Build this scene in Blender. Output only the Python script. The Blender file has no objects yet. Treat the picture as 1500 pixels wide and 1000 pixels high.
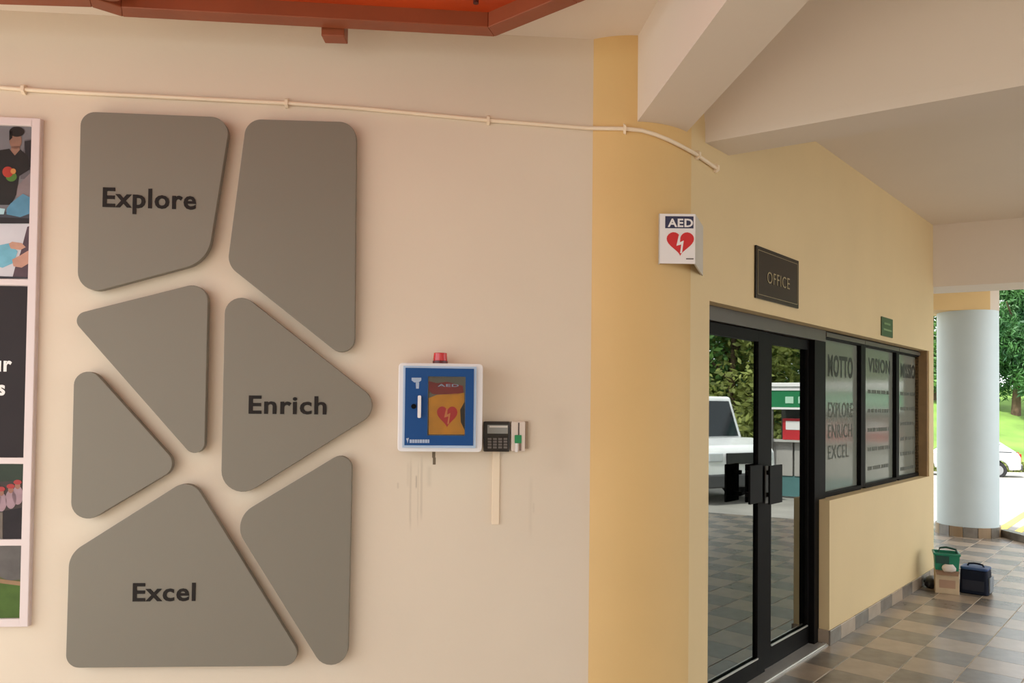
import bpy, bmesh, math, random
from mathutils import Vector, Matrix
random.seed(4)
C = bpy.context.scene.collection
SC = bpy.context.scene

# ------------------------------------------------------------------ camera
FPX = 1125.0
PITCH, ROLL, EYE = math.radians(1.25), 0.011, 1.6
CY = 592 - FPX * math.tan(PITCH)
F0 = Vector((0, math.cos(PITCH), math.sin(PITCH)))
U0 = Vector((0, -math.sin(PITCH), math.cos(PITCH)))
R0 = Vector((1, 0, 0))
RV = math.cos(ROLL) * R0 + math.sin(ROLL) * U0
UV = -math.sin(ROLL) * R0 + math.cos(ROLL) * U0
ORG = Vector((0, 0, EYE))
cam_d = bpy.data.cameras.new('camera')
cam = bpy.data.objects.new('camera', cam_d)
C.objects.link(cam)
cam.matrix_world = Matrix(((RV.x, UV.x, -F0.x, 0), (RV.y, UV.y, -F0.y, 0), (RV.z, UV.z, -F0.z, EYE), (0, 0, 0, 1)))
cam_d.sensor_width = 36.0
cam_d.lens = FPX / 1500 * 36
cam_d.shift_y = (CY - 500) / 1500
cam_d.clip_end = 500
SC.camera = cam

# ------------------------------------------------------------------ light
SC.view_settings.view_transform = 'Standard'
SC.view_settings.look = 'None'
SC.view_settings.gamma = 1
SC.view_settings.exposure = -0.12
SC.view_settings.use_curve_mapping = False
world = bpy.data.worlds.new('sky')
SC.world = world
world.use_nodes = True
wn = world.node_tree
wn.nodes.clear()
wo = wn.nodes.new('ShaderNodeOutputWorld')
wb = wn.nodes.new('ShaderNodeBackground')
wb.inputs['Color'].default_value = (0.93, 0.97, 1.0, 1)
wb.inputs['Strength'].default_value = 2.9
wn.links.new(wb.outputs[0], wo.inputs[0])
sun_d = bpy.data.lights.new('sun', 'SUN')
sun_d.energy = 8.0
sun_d.angle = math.radians(3)
sun_d.color = (1, 0.965, 0.90)
sun = bpy.data.objects.new('sun', sun_d)
C.objects.link(sun)
sun.location = (-8, -10, 14)
sun.rotation_euler = Vector((0.38, 0.45, -0.95)).to_track_quat('-Z', 'Y').to_euler()
SC.cycles.use_denoising = True
SC.cycles.max_bounces = 10
SC.cycles.diffuse_bounces = 7

# ------------------------------------------------------------------ pixel helpers (only used to read sizes off the photograph)
def ray(x, y):
    d = F0 * FPX + RV * (x - 750) + UV * (CY - y)
    return d / d.y

def atz(x, y, z):
    d = ray(x, y)
    return ORG + d * ((z - EYE) / d.z)

class Frame:
    def __init__(s, px, py, ang):
        s.o = Vector((px, py, 0)); s.a = ang
        s.u = Vector((math.cos(ang), math.sin(ang), 0)); s.v = Vector((-math.sin(ang), math.cos(ang), 0))
    def loc(s, P):
        d = P - s.o
        return Vector((d.dot(s.u), d.dot(s.v), P.z))
    def world(s, u, v, z):
        return s.o + s.u * u + s.v * v + Vector((0, 0, z))
    def px(s, x, y, v=0.0):
        d = ray(x, y)
        t = ((s.o + s.v * v) - ORG).dot(s.v) / d.dot(s.v)
        q = s.loc(ORG + d * t)
        return (q.x, q.z)

W0 = Frame(0, 0, 0)
A4 = math.radians(4.5)
WL = Frame(0.341, 3.635, A4)                       # cream wall
WO = Frame(2.169, 5.227, math.atan2(0.7476, 0.6641))  # office wall
CEIL = 3.35
COLC = Vector((0.55, 3.982, 0))
COLR = abs((COLC - WO.o).dot(WO.v)) + 0.004

def mirror(P):
    d = (P - WO.o).dot(WO.v) - 0.09
    return P - WO.v * (2 * d)

def refl(x, y, depth):
    """where a thing seen in the door glass really stands"""
    return mirror(ORG + ray(x, y) * depth)

def surf(x, y, off=0.0):
    """first wall surface met through a pixel: cream wall, round column or office wall"""
    d = ray(x, y)
    best = None
    r = COLR + off
    oc = Vector((ORG.x - COLC.x, ORG.y - COLC.y)); dd = Vector((d.x, d.y))
    b = oc.dot(dd); c = oc.dot(oc) - r * r; a = dd.dot(dd)
    q = b * b - a * c
    ts = []
    if q > 0:
        ts.append((-b - math.sqrt(q)) / a)
    ts.append(((WL.o - WL.v * off) - ORG).dot(WL.v) / d.dot(WL.v)) if x < 870 else None
    if x > 1000:
        ts.append(((WO.o - WO.v * off) - ORG).dot(WO.v) / d.dot(WO.v))
    return ORG + d * min(ts)

# ------------------------------------------------------------------ materials
MATS = {}
def srgb(c):
    return tuple((v / 255 / 12.92) if v / 255 <= 0.04045 else ((v / 255 + 0.055) / 1.055) ** 2.4 for v in c)

def mat(name, rgb, rough=0.6, metal=0.0, noise=0.06, scale=4.0, bump=0.0, bscale=60.0, spec=0.5, emit=None, coat=0.0):
    if name in MATS:
        return MATS[name]
    m = bpy.data.materials.new(name); m.use_nodes = True
    nt = m.node_tree; b = nt.nodes['Principled BSDF']
    c = srgb(rgb)
    b.inputs['Roughness'].default_value = rough
    b.inputs['Metallic'].default_value = metal
    b.inputs['Specular IOR Level'].default_value = spec
    b.inputs['Coat Weight'].default_value = coat
    tc = nt.nodes.new('ShaderNodeTexCoord')
    n = nt.nodes.new('ShaderNodeTexNoise'); n.inputs['Scale'].default_value = scale; n.inputs['Detail'].default_value = 5
    nt.links.new(tc.outputs['Object'], n.inputs['Vector'])
    r = nt.nodes.new('ShaderNodeValToRGB')
    r.color_ramp.elements[0].position = 0.3; r.color_ramp.elements[1].position = 0.7
    r.color_ramp.elements[0].color = tuple(v * (1 - noise) for v in c) + (1,)
    r.color_ramp.elements[1].color = tuple(min(1, v * (1 + noise)) for v in c) + (1,)
    nt.links.new(n.outputs['Fac'], r.inputs['Fac'])
    nt.links.new(r.outputs['Color'], b.inputs['Base Color'])
    if bump:
        n2 = nt.nodes.new('ShaderNodeTexNoise'); n2.inputs['Scale'].default_value = bscale; n2.inputs['Detail'].default_value = 4
        nt.links.new(tc.outputs['Object'], n2.inputs['Vector'])
        bp = nt.nodes.new('ShaderNodeBump'); bp.inputs['Strength'].default_value = bump; bp.inputs['Distance'].default_value = 0.004
        nt.links.new(n2.outputs['Fac'], bp.inputs['Height'])
        nt.links.new(bp.outputs['Normal'], b.inputs['Normal'])
    if emit:
        b.inputs['Emission Color'].default_value = srgb(emit) + (1,)
        b.inputs['Emission Strength'].default_value = 1.0
    MATS[name] = m
    return m

def glass_mat(name, tint, ior, film=None, rough=0.01):
    m = bpy.data.materials.new(name); m.use_nodes = True
    nt = m.node_tree; nt.nodes.clear()
    out = nt.nodes.new('ShaderNodeOutputMaterial')
    gl = nt.nodes.new('ShaderNodeBsdfGlossy'); gl.inputs['Roughness'].default_value = rough
    gl.inputs['Color'].default_value = (0.95, 1, 0.96, 1)
    if film:
        tr = nt.nodes.new('ShaderNodeBsdfDiffuse')
        tc = nt.nodes.new('ShaderNodeTexCoord'); n = nt.nodes.new('ShaderNodeTexNoise'); n.inputs['Scale'].default_value = 2.0
        nt.links.new(tc.outputs['Object'], n.inputs['Vector'])
        r = nt.nodes.new('ShaderNodeValToRGB'); c = srgb(film)
        r.color_ramp.elements[0].color = tuple(v * .93 for v in c) + (1,); r.color_ramp.elements[1].color = tuple(v * 1.07 for v in c) + (1,)
        nt.links.new(n.outputs['Fac'], r.inputs['Fac']); nt.links.new(r.outputs['Color'], tr.inputs['Color'])
    else:
        tr = nt.nodes.new('ShaderNodeBsdfTransparent'); tr.inputs['Color'].default_value = tint + (1,)
    fr = nt.nodes.new('ShaderNodeFresnel'); fr.inputs['IOR'].default_value = ior
    mx = nt.nodes.new('ShaderNodeMixShader')
    nt.links.new(fr.outputs[0], mx.inputs[0]); nt.links.new(tr.outputs[0], mx.inputs[1]); nt.links.new(gl.outputs[0], mx.inputs[2])
    nt.links.new(mx.outputs[0], out.inputs[0])
    MATS[name] = m
    return m

def stained_wall_mat():
    """cream wall paint with the rusty drip marks under the cabinet and a few scuffs"""
    m = mat('cream_wall_paint', (224, 210, 190), 0.65, noise=0.025, scale=1.3, bump=0.15, bscale=35)
    nt = m.node_tree; b = nt.nodes['Principled BSDF']
    src = b.inputs['Base Color'].links[0].from_socket
    tc = nt.nodes.new('ShaderNodeTexCoord'); sp = nt.nodes.new('ShaderNodeSeparateXYZ')
    nt.links.new(tc.outputs['Object'], sp.inputs[0])
    def math_n(op, a, bb=None):
        n = nt.nodes.new('ShaderNodeMath'); n.operation = op
        for i, v in enumerate((a, bb)):
            if v is None: continue
            if isinstance(v, (int, float)): n.inputs[i].default_value = v
            else: nt.links.new(v, n.inputs[i])
        return n.outputs[0]
    ns = nt.nodes.new('ShaderNodeTexNoise'); ns.inputs['Scale'].default_value = 14; ns.inputs['Detail'].default_value = 4
    nt.links.new(tc.outputs['Object'], ns.inputs['Vector'])
    tot = None
    for (x, y0, y1, wpx, amt) in [(602, 668, 780, 2.2, .22), (613, 672, 775, 1.6, .16), (610, 695, 716, 1.5, .5), (618, 665, 765, 2.6, .22), (629, 680, 715, 5, .12),
                                  (598, 675, 715, 3, .10), (583, 706, 716, 2, .22), (778, 695, 790, 4, .08), (782, 735, 752, 2, .12), (820, 590, 700, 30, .07), (735, 520, 610, 34, .05)]:
        u, z1 = WL.px(x, y0); _, z0 = WL.px(x, y1); w = wpx / 310.0
        dx = math_n('ABSOLUTE', math_n('SUBTRACT', math_n('ADD', sp.outputs[0], math_n('MULTIPLY', math_n('SUBTRACT', ns.outputs['Fac'], .5), .006)), u))
        gx = math_n('SUBTRACT', 1.0, math_n('MINIMUM', math_n('DIVIDE', dx, w), 1.0))
        h = (z1 - z0) / 2; dz = math_n('ABSOLUTE', math_n('SUBTRACT', sp.outputs[2], (z0 + z1) / 2))
        gz = math_n('MINIMUM', math_n('MULTIPLY', math_n('SUBTRACT', 1.0, math_n('MINIMUM', math_n('DIVIDE', dz, h), 1.0)), 3.0), 1.0)
        g = math_n('MULTIPLY', math_n('MULTIPLY', gx, gz), amt)
        tot = g if tot is None else math_n('ADD', tot, g)
    mix = nt.nodes.new('ShaderNodeMix'); mix.data_type = 'RGBA'
    nt.links.new(math_n('MINIMUM', tot, .8), mix.inputs['Factor'])
    nt.links.new(src, mix.inputs[6]); mix.inputs[7].default_value = srgb((120, 100, 75)) + (1,)
    nt.links.new(mix.outputs[2], b.inputs['Base Color'])
    return m

M_WALL = stained_wall_mat()
M_CEIL = mat('ceiling_paint', (228, 216, 202), 0.7, noise=0.02, scale=1.0)
M_YEL = mat('yellow_wall_paint', (221, 186, 126), 0.6, noise=0.03, scale=1.6, bump=0.12, bscale=40)
M_YEL2 = mat('yellow_wall_paint_pale_lit', (221, 197, 150), 0.6, noise=0.03, scale=1.6, bump=0.12, bscale=40)  # same yellow paint as the column, paler look in this light put into colour
M_TAUPE = mat('taupe_panel_paint', (126, 120, 107), 0.55, noise=0.015, scale=2)
M_BLACK = mat('black_lettering', (34, 29, 26), 0.6, spec=.2, noise=0.02)
M_DARKMETAL = mat('dark_bronze_frame', (14, 12, 11), 0.5, spec=0.08, noise=0.1, scale=9)
M_GREYMETAL = mat('grey_metal', (120, 120, 118), 0.35, metal=0.6)
M_ALU = mat('bright_aluminium', (215, 213, 208), 0.3, metal=0.6)
M_BROWN = mat('brown_timber_edge', (140, 110, 70), 0.5, noise=0.15, scale=8)
M_WHITE = mat('white_enamel', (235, 232, 232), 0.35, noise=0.01)
M_OFFWHITE = mat('off_white_plastic', (225, 212, 200), 0.4, noise=0.02)
M_CONDUIT = mat('conduit_plastic', (240, 222, 196), 0.4, noise=0.02)
M_BLUE = mat('blue_enamel', (8, 72, 136), 0.4, spec=.3, noise=0.04)
M_RED = mat('red_paint', (198, 44, 32), 0.45, noise=0.05)
M_REDH = mat('heart_red', (205, 40, 44), 0.5, noise=0.02)
M_TRAY = mat('red_oxide_paint', (196, 72, 26), 0.42, noise=0.12, scale=2.5, bump=0.2, bscale=25)
M_TRAYR = mat('red_oxide_shaded', (146, 76, 46), 0.42, noise=0.1, scale=3, bump=0.2, bscale=25)  # same red paint as the tray, its duller shading put into the colour
M_TILED = mat('grey_brown_tile', (118, 110, 100), 0.27, spec=1.0, noise=0.22, scale=9)
M_TILEL = mat('tan_tile', (164, 147, 128), 0.27, spec=1.0, noise=0.12, scale=8)
M_GROUT = mat('pale_grout', (205, 194, 178), 0.7, noise=0.1, scale=30)
M_ASPH = mat('pale_asphalt', (150, 146, 140), 0.85, noise=0.15, scale=1.5, bump=0.5, bscale=80)
M_LINE = mat('yellow_road_paint', (240, 205, 80), 0.6)
M_GRASS = mat('lawn_grass', (100, 132, 54), 0.9, noise=0.3, scale=0.6, bump=0.6, bscale=10)
M_BARK = mat('tree_bark', (92, 74, 56), 0.9, noise=0.3, scale=6, bump=0.6)
M_PBLUE = mat('pale_blue_column_paint', (202, 214, 216), 0.5, noise=0.02)

def leaf_mat(name, a, b):
    m = bpy.data.materials.new(name); m.use_nodes = True
    nt = m.node_tree; p = nt.nodes['Principled BSDF']; p.inputs['Roughness'].default_value = 0.55
    tc = nt.nodes.new('ShaderNodeTexCoord'); n = nt.nodes.new('ShaderNodeTexNoise'); n.inputs['Scale'].default_value = 1.4; n.inputs['Detail'].default_value = 8
    nt.links.new(tc.outputs['Object'], n.inputs['Vector'])
    r = nt.nodes.new('ShaderNodeValToRGB'); r.color_ramp.elements[0].position = .35; r.color_ramp.elements[1].position = .65
    r.color_ramp.elements[0].color = srgb(a) + (1,); r.color_ramp.elements[1].color = srgb(b) + (1,)
    nt.links.new(n.outputs['Fac'], r.inputs['Fac']); nt.links.new(r.outputs['Color'], p.inputs['Base Color'])
    tl = nt.nodes.new('ShaderNodeBsdfTranslucent'); nt.links.new(r.outputs['Color'], tl.inputs['Color'])
    mx = nt.nodes.new('ShaderNodeMixShader'); mx.inputs[0].default_value = .35
    nt.links.new(p.outputs[0], mx.inputs[1]); nt.links.new(tl.outputs[0], mx.inputs[2])
    nt.links.new(mx.outputs[0], nt.nodes['Material Output'].inputs[0])
    return m
M_LEAF = leaf_mat('dark_leaf', (58, 98, 52), (122, 164, 88))
M_LEAF2 = leaf_mat('olive_leaf', (96, 108, 52), (170, 178, 98))

# ------------------------------------------------------------------ mesh helpers
class MB:
    def __init__(s): s.b = bmesh.new()
    def box(s, x0, x1, y0, y1, z0, z1):
        v = [s.b.verts.new((x, y, z)) for x in (x0, x1) for y in (y0, y1) for z in (z0, z1)]
        for f in ((0, 1, 3, 2), (4, 6, 7, 5), (0, 4, 5, 1), (2, 3, 7, 6), (0, 2, 6, 4), (1, 5, 7, 3)):
            s.b.faces.new([v[i] for i in f])
        return s
    def hexa(s, q0, q1):
        """solid between two quads (or polygons) of equal length"""
        a = [s.b.verts.new(p) for p in q0]; c = [s.b.verts.new(p) for p in q1]
        n = len(a)
        s.b.faces.new(a); s.b.faces.new(list(reversed(c)))
        for i in range(n):
            s.b.faces.new((a[i], c[i], c[(i + 1) % n], a[(i + 1) % n]))
        return s
    def prism_xz(s, pts, y0, y1):
        return s.hexa([(p[0], y0, p[1]) for p in pts], [(p[0], y1, p[1]) for p in pts])
    def prism_xy(s, pts, z0, z1):
        return s.hexa([(p[0], p[1], z0) for p in pts], [(p[0], p[1], z1) for p in pts])
    def tube(s, path, r, n=8, caps=True, r1=None):
        path = [Vector(p) for p in path]
        rings = []
        for i, p in enumerate(path):
            t = (path[min(i + 1, len(path) - 1)] - path[max(i - 1, 0)]).normalized()
            up = Vector((0, 0, 1)) if abs(t.z) < .9 else Vector((1, 0, 0))
            a = t.cross(up).normalized(); b = t.cross(a).normalized()
            rr = r if r1 is None else r + (r1 - r) * i / (len(path) - 1)
            rings.append([s.b.verts.new(p + a * rr * math.cos(2 * math.pi * k / n) + b * rr * math.sin(2 * math.pi * k / n)) for k in range(n)])
        for i in range(len(rings) - 1):
            for k in range(n):
                s.b.faces.new((rings[i][k], rings[i][(k + 1) % n], rings[i + 1][(k + 1) % n], rings[i + 1][k]))
        if caps:
            s.b.faces.new(rings[0]); s.b.faces.new(rings[-1])
        return s
    def cyl(s, c, r, z0, z1, n=24, r1=None):
        return s.tube([(c[0], c[1], z0), (c[0], c[1], z1)], r, n, True, r1)
    def sphere(s, c, r, sc=(1, 1, 1), sub=2, jit=0.0):
        m = bmesh.ops.create_icosphere(s.b, subdivisions=sub, radius=1)
        for v in m['verts']:
            k = 1 + random.uniform(-jit, jit)
            v.co = Vector((c[0] + v.co.x * r * sc[0] * k, c[1] + v.co.y * r * sc[1] * k, c[2] + v.co.z * r * sc[2] * k))
        return s
    def text(s, txt, x0, x1, zb, zc, y, slope=0.0, bold=0.0, depth=0.002, x0y=None):
        """lettering in the XZ plane, facing -Y: left x0, right x1, baseline zb, cap top zc"""
        cu = bpy.data.curves.new('t', 'FONT'); cu.body = txt; cu.size = 1; cu.offset = bold; cu.resolution_u = 3; cu.space_character = 1.08
        o = bpy.data.objects.new('t', cu); C.objects.link(o)
        bpy.context.view_layer.update()
        me = bpy.data.meshes.new_from_object(o.evaluated_get(bpy.context.evaluated_depsgraph_get()))
        xs = [v.co.x for v in me.vertices]
        cap = 0.729
        lo, hi = min(xs), max(xs)
        sx = (x1 - x0) / (hi - lo); sz = (zc - zb) / cap
        vs = [s.b.verts.new((x0 + (v.co.x - lo) * sx, y, zb + v.co.y * sz + slope * (v.co.x - lo) * sx)) for v in me.vertices]
        for p in me.polygons:
            try: s.b.faces.new([vs[i] for i in p.vertices])
            except ValueError: pass
        bpy.data.objects.remove(o); bpy.data.curves.remove(cu); bpy.data.meshes.remove(me)
        return s
    def build(s, name, material, parent=None, off=None, bevel=0.0, seg=2, smooth=False, frame=None):
        bmesh.ops.remove_doubles(s.b, verts=s.b.verts, dist=1e-6)
        bmesh.ops.recalc_face_normals(s.b, faces=s.b.faces)
        if off is None and parent is not None: off = OFF.get(parent.name, Vector())
        off = off or Vector()
        if off.length: bmesh.ops.translate(s.b, verts=s.b.verts, vec=-off)
        me = bpy.data.meshes.new(name); s.b.to_mesh(me); s.b.free()
        if smooth:
            for p in me.polygons: p.use_smooth = True
        me.materials.append(material)
        o = bpy.data.objects.new(name, me); C.objects.link(o)
        if parent is not None: o.parent = parent
        elif frame is not None:
            w = frame.world(off.x, off.y, off.z); o.location = w; o.rotation_euler = (0, 0, frame.a)
        else: o.location = off
        OFF[o.name] = off
        if bevel:
            b = o.modifiers.new('b', 'BEVEL'); b.width = bevel; b.segments = seg; b.limit_method = 'ANGLE'
        if smooth:
            pass
        return o
OFF = {}

def tag(o, label=None, cat=None, group=None, kind=None):
    for k, v in (('label', label), ('category', cat), ('group', group), ('kind', kind)):
        if v: o[k] = v
    return o

def thing(name, label, cat, frame=W0, base=(0, 0, 0), group=None, kind=None):
    o = bpy.data.objects.new(name, None); C.objects.link(o)
    b = Vector(base)
    o.location = frame.world(b.x, b.y, b.z); o.rotation_euler = (0, 0, frame.a)
    o.empty_display_size = .1
    OFF[o.name] = b
    return tag(o, label, cat, group, kind)

def struct(name, mb, m, label=None, cat=None, frame=None, parent=None, bevel=0.0, smooth=False):
    o = mb.build(name, m, parent, frame=frame, bevel=bevel, smooth=smooth)
    if parent is None: tag(o, label, cat, None, 'structure')
    return o

def smooth_angle(o, deg=40):
    me = o.data
    for p in me.polygons: p.use_smooth = True
    me.set_sharp_from_angle(angle=math.radians(deg))

def rounded(pts, rad, seg=10):
    out = []
    n = len(pts)
    for i in range(n):
        p = Vector(pts[i]); a = (Vector(pts[i - 1]) - p); b = (Vector(pts[(i + 1) % n]) - p)
        la, lb = a.length, b.length
        a.normalize(); b.normalize()
        r = rad[i] if isinstance(rad, (list, tuple)) else rad
        if r <= 0: out.append((p.x, p.y)); continue
        ang = a.angle(b); t = min(r / math.tan(ang / 2), la * .49, lb * .49); r = t * math.tan(ang / 2)
        c = p + (a + b).normalized() * (r / math.sin(ang / 2))
        s = p + a * t - c; e = p + b * t - c
        a0 = math.atan2(s.y, s.x); a1 = math.atan2(e.y, e.x)
        d = (a1 - a0 + math.pi) % (2 * math.pi) - math.pi
        for k in range(seg + 1):
            an = a0 + d * k / seg
            out.append((c.x + r * math.cos(an), c.y + r * math.sin(an)))
    return out

def heart(cx, cz, w, h, n=40):
    pts = []
    for k in range(n):
        t = 2 * math.pi * k / n
        x = 16 * math.sin(t) ** 3
        z = 13 * math.cos(t) - 5 * math.cos(2 * t) - 2 * math.cos(3 * t) - math.cos(4 * t)
        pts.append((cx + x / 32 * w, cz + (z + 2.5) / 29 * h))
    return pts

def bolt(cx, cz, w, h):
    P = [(-.1, .5), (.05, .5), (.0, .1), (.32, .2), (.18, -.5), (.02, -.5), (.12, -.02), (-.3, -.1)]
    return [(cx + a * w, cz + b * h) for a, b in P]

# ------------------------------------------------------------------ setting: ground, floor slab, ceiling, walls
def ground_z(x, y):
    return -0.15 - 0.039 * max(0.0, min(y, 34.0) - 9.0)

g = bmesh.new()
xs = [-40 + 5 * i for i in range(25)]; ys = [-35, -25, -15, -5, 3, 9, 15, 21, 27, 34]
gv = [[g.verts.new((x, y, ground_z(x, y))) for x in xs] for y in ys]
for j in range(len(ys) - 1):
    for i in range(len(xs) - 1):
        g.faces.new((gv[j][i], gv[j][i + 1], gv[j + 1][i + 1], gv[j + 1][i]))
mbx = MB(); mbx.b.free(); mbx.b = g
road = struct('road', mbx, M_ASPH, 'pale sunlit car park and road beyond the tiled walkway', 'road')
mbx = MB()
gz = ground_z(0, 34)
prof = [(34, gz), (34.1, gz + .12), (38, gz + 1.1), (44, gz + 2.8), (50, gz + 4.1), (58, gz + 4.4), (75, gz + 4.5)]
cols = [[mbx.b.verts.new((x, y, z + (.12 * math.sin(x * .35 + y) if y > 36 else 0))) for x in [-40 + 4 * i for i in range(31)]] for y, z in prof]
for j in range(len(prof) - 1):
    for i in range(30):
        mbx.b.faces.new((cols[j][i], cols[j][i + 1], cols[j + 1][i + 1], cols[j + 1][i]))
struct('lawn', mbx, M_GRASS, 'bright green grass bank rising beyond the road', 'lawn', smooth=True)

FLOOR = [(-6, -4.0), (9.4, -4.0), (9.75, 2.5), (8.42, 6.78), (7.58, 7.95), (6.36, 9.16), (6.36, 10.6), (5.0, 11.2), (-6, 11.2)]
floor = struct('floor', MB().prism_xy(FLOOR, -0.30, -0.002), M_GROUT, 'raised tiled walkway floor slab with pale grout', 'floor')
ROOF = [(-4.2, -1.2), (-1.4, -1.2), (-1.4, -2.7), (7.4, -2.7), (7.4, 2.5), (7.2, 5.6), (6.9, 8.0), (6.6, 9.4), (6.6, 11.0), (5.0, 11.5), (-4.2, 11.5)]
struct('ceiling', MB().prism_xy(ROOF, CEIL, CEIL + .2), M_CEIL, 'flat painted concrete ceiling over the walkway', 'ceiling')

struct('wall_left', MB().box(-5.0, 0.25, 0.0, 0.15, 0, CEIL), M_WALL, 'cream plastered wall with the grey panels', 'wall', frame=WL)
col = struct('pillar', MB().cyl((0, 0), COLR, 0, CEIL, 96), M_YEL, 'yellow round column where the two walls meet', 'column')
col.location = COLC; smooth_angle(col)

struct('light_block_wall', MB().box(-1.9, 7.4, -3.95, -3.8, 0, CEIL + .2), M_CEIL, 'plain unseen wall added behind the viewer to block sky light', 'wall')  # unseen, added to block sky light so that it comes from the left

# office wall openings, read off the photograph
OP_U0 = WO.px(1039, 500)[0]; OP_ZT = 2.14
SILL = WO.px(1215, 733)[1]
LOW_U0 = WO.px(1215, 850)[0]
WIN_U1 = WO.px(1361, 600)[0]
WALL_U1 = WO.px(1367.5, 600)[0]
TAN_U = WO.loc(COLC).x
RD = 0.10                                           # depth of the recess
wo = MB()
wo.box(TAN_U, WALL_U1, 0, .22, OP_ZT, CEIL)
wo.box(TAN_U, OP_U0, 0, .22, 0, OP_ZT)
wo.box(LOW_U0, WALL_U1, 0, .22, 0, SILL)
wo.box(WIN_U1, WALL_U1, 0, .22, SILL, OP_ZT)
struct('wall_right', wo, M_YEL2, 'yellow office wall with the glass door and windows', 'wall', frame=WO)
# hidden shell of the office: back wall and return so that the room is dark
sh = MB()
sh.box(WALL_U1 - .15, WALL_U1 - .001, .22, 3.6, 0, CEIL); sh.box(TAN_U - .05, WALL_U1, 3.6, 3.75, 0, CEIL); sh.box(TAN_U - .2, TAN_U - .05, .35, 3.75, 0, CEIL)
struct('wall_back', sh, mat('office_inner_paint', (120, 112, 100), .8), 'inner walls of the dark office', 'wall', frame=WO)
# skirting of alternating tiles along the low wall
sk = thing('baseboard_right', 'low skirting of alternating tan and grey tiles', 'skirting', WO, (LOW_U0, 0, 0), kind='structure')
n_sk = int((WALL_U1 - LOW_U0) / .3) + 1
for k in range(n_sk):
    a = LOW_U0 + k * .3 - (.1 if k else 0.012); b = min(LOW_U0 + (k + 1) * .3 - .1 - .003, WALL_U1)
    if b <= a: continue
    MB().box(a, b, -.012, 0.0, 0, .10).build('skirting_tile', (M_TILED, M_TILEL)[k % 2], sk, bevel=.002, seg=1)
MB().box(LOW_U0 - .012, LOW_U0, 0.001, RD - .02, 0, .10).build('skirting_tile', M_TILEL, sk, bevel=.002, seg=1)

# beams
def beam(p0, p1, q0, q1, z0, z1, name, label, m=M_CEIL):
    """plan outline p0-p1 (one side) and q0-q1 (other side)"""
    return struct(name, MB().prism_xy([p0, p1, q1, q0], z0, z1), m, label, 'beam')
def ext(a, b, e0, e1):
    a = Vector(a[:2]); b = Vector(b[:2]); d = (b - a).normalized()
    return tuple(a - d * e0), tuple(b + d * e1)
p0, p1 = ext(atz(932, 165, 2.94) + Vector((.035, 0, 0)), atz(1065, 0, 2.94), .35, 3.9)
q0, q1 = ext(atz(1008, 174, 2.94) + Vector((.05, 0, 0)), atz(1185, 0, 2.94), .3, 3.9)
beam(p0, p1, q0, q1, 2.94, CEIL, 'beam', 'deep ceiling beam running from the yellow column overhead')
p0, p1 = ext(atz(1028, 215, 2.94) + Vector((-.02, -.05, 0)), atz(1500, 125, 2.94), .18, 5.2)
q0, q1 = ext(atz(1055, 240, 2.94) + Vector((-.06, -.10, 0)), atz(1500, 157, 2.94), .02, 5.2)
beam(p0, p1, q0, q1, 2.94, CEIL, 'beam', 'ceiling beam branching right from the yellow column')
# cove added between the second beam and the ceiling to soften the shading
a_ = Vector(p0); b2_ = Vector(p1); dv = (b2_ - a_).normalized(); nv = Vector((dv.y, -dv.x))
if nv.dot(-a_) < 0: nv = -nv
RC = .36
mbx = MB(); rows_ = []
for k in range(13):
    t = math.pi / 2 * k / 12
    o_ = nv * (RC - RC * math.cos(t)); z = CEIL - RC + RC * math.sin(t)
    rows_.append([mbx.b.verts.new((a_.x + o_.x, a_.y + o_.y, z)), mbx.b.verts.new((b2_.x + o_.x, b2_.y + o_.y, z))])
for k in range(12): mbx.b.faces.new((rows_[k][0], rows_[k][1], rows_[k + 1][1], rows_[k + 1][0]))
c0 = mbx.b.verts.new((a_.x, a_.y, CEIL)); c1 = mbx.b.verts.new((b2_.x, b2_.y, CEIL))
mbx.b.faces.new([q[0] for q in rows_] + [c0]); mbx.b.faces.new([q[1] for q in rows_] + [c1])
o = struct('cove', mbx, M_CEIL, 'cove added at the right-hand beam to soften the shading into the ceiling', 'cove'); smooth_angle(o, 50)
p0, p1 = ext(WO.world(WALL_U1 - .02, .02, 0), atz(1500, 413, 2.76), .0, 2.9)
dv = Vector((p1[0] - p0[0], p1[1] - p0[1])).normalized(); nv = Vector((-dv.y, dv.x)) * .5
beam(p0, p1, (p0[0] + nv.x, p0[1] + nv.y), (p1[0] + nv.x, p1[1] + nv.y), 2.76, CEIL, 'beam', 'wide beam across the far end of the walkway')

# far pale blue column with its tiled foot and the yellow beam end on it
cc = Vector((5.89, 9.93, 0)); cr = .348
pc = thing('pillar', 'pale blue round column at the edge of the walkway', 'column', W0, (cc.x, cc.y, 0), kind='structure')
o = MB().cyl((cc.x, cc.y), cr, .0, 2.85, 64).build('shaft', M_PBLUE, pc); smooth_angle(o)
for k in range(14):
    a0 = 2 * math.pi * k / 14 + .01; a1 = 2 * math.pi * (k + 1) / 14 - .01
    ri, ro = cr - .005, cr + .018
    an = [a0 + (a1 - a0) * j / 3 for j in range(4)]
    pts = [(cc.x + ro * math.cos(t), cc.y + ro * math.sin(t)) for t in an] + [(cc.x + ri * math.cos(t), cc.y + ri * math.sin(t)) for t in reversed(an)]
    MB().prism_xy(pts, 0, .125).build('skirting_tile', (mat('brown_skirting_tile', (150, 125, 95), .4), M_TILED)[k % 2], pc)
kb = MB().box(6.18, 6.30, 9.20, 9.75, -.007, .09)
struct('kerb', kb, M_TILED, 'short tiled kerb block beside the pale blue column', 'kerb')
beam((5.25, 9.66), (6.02, 9.66), (5.25, 10.3), (6.02, 10.3), 2.85, CEIL, 'beam', 'yellow beam end resting on the pale blue column', M_YEL)
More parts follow.
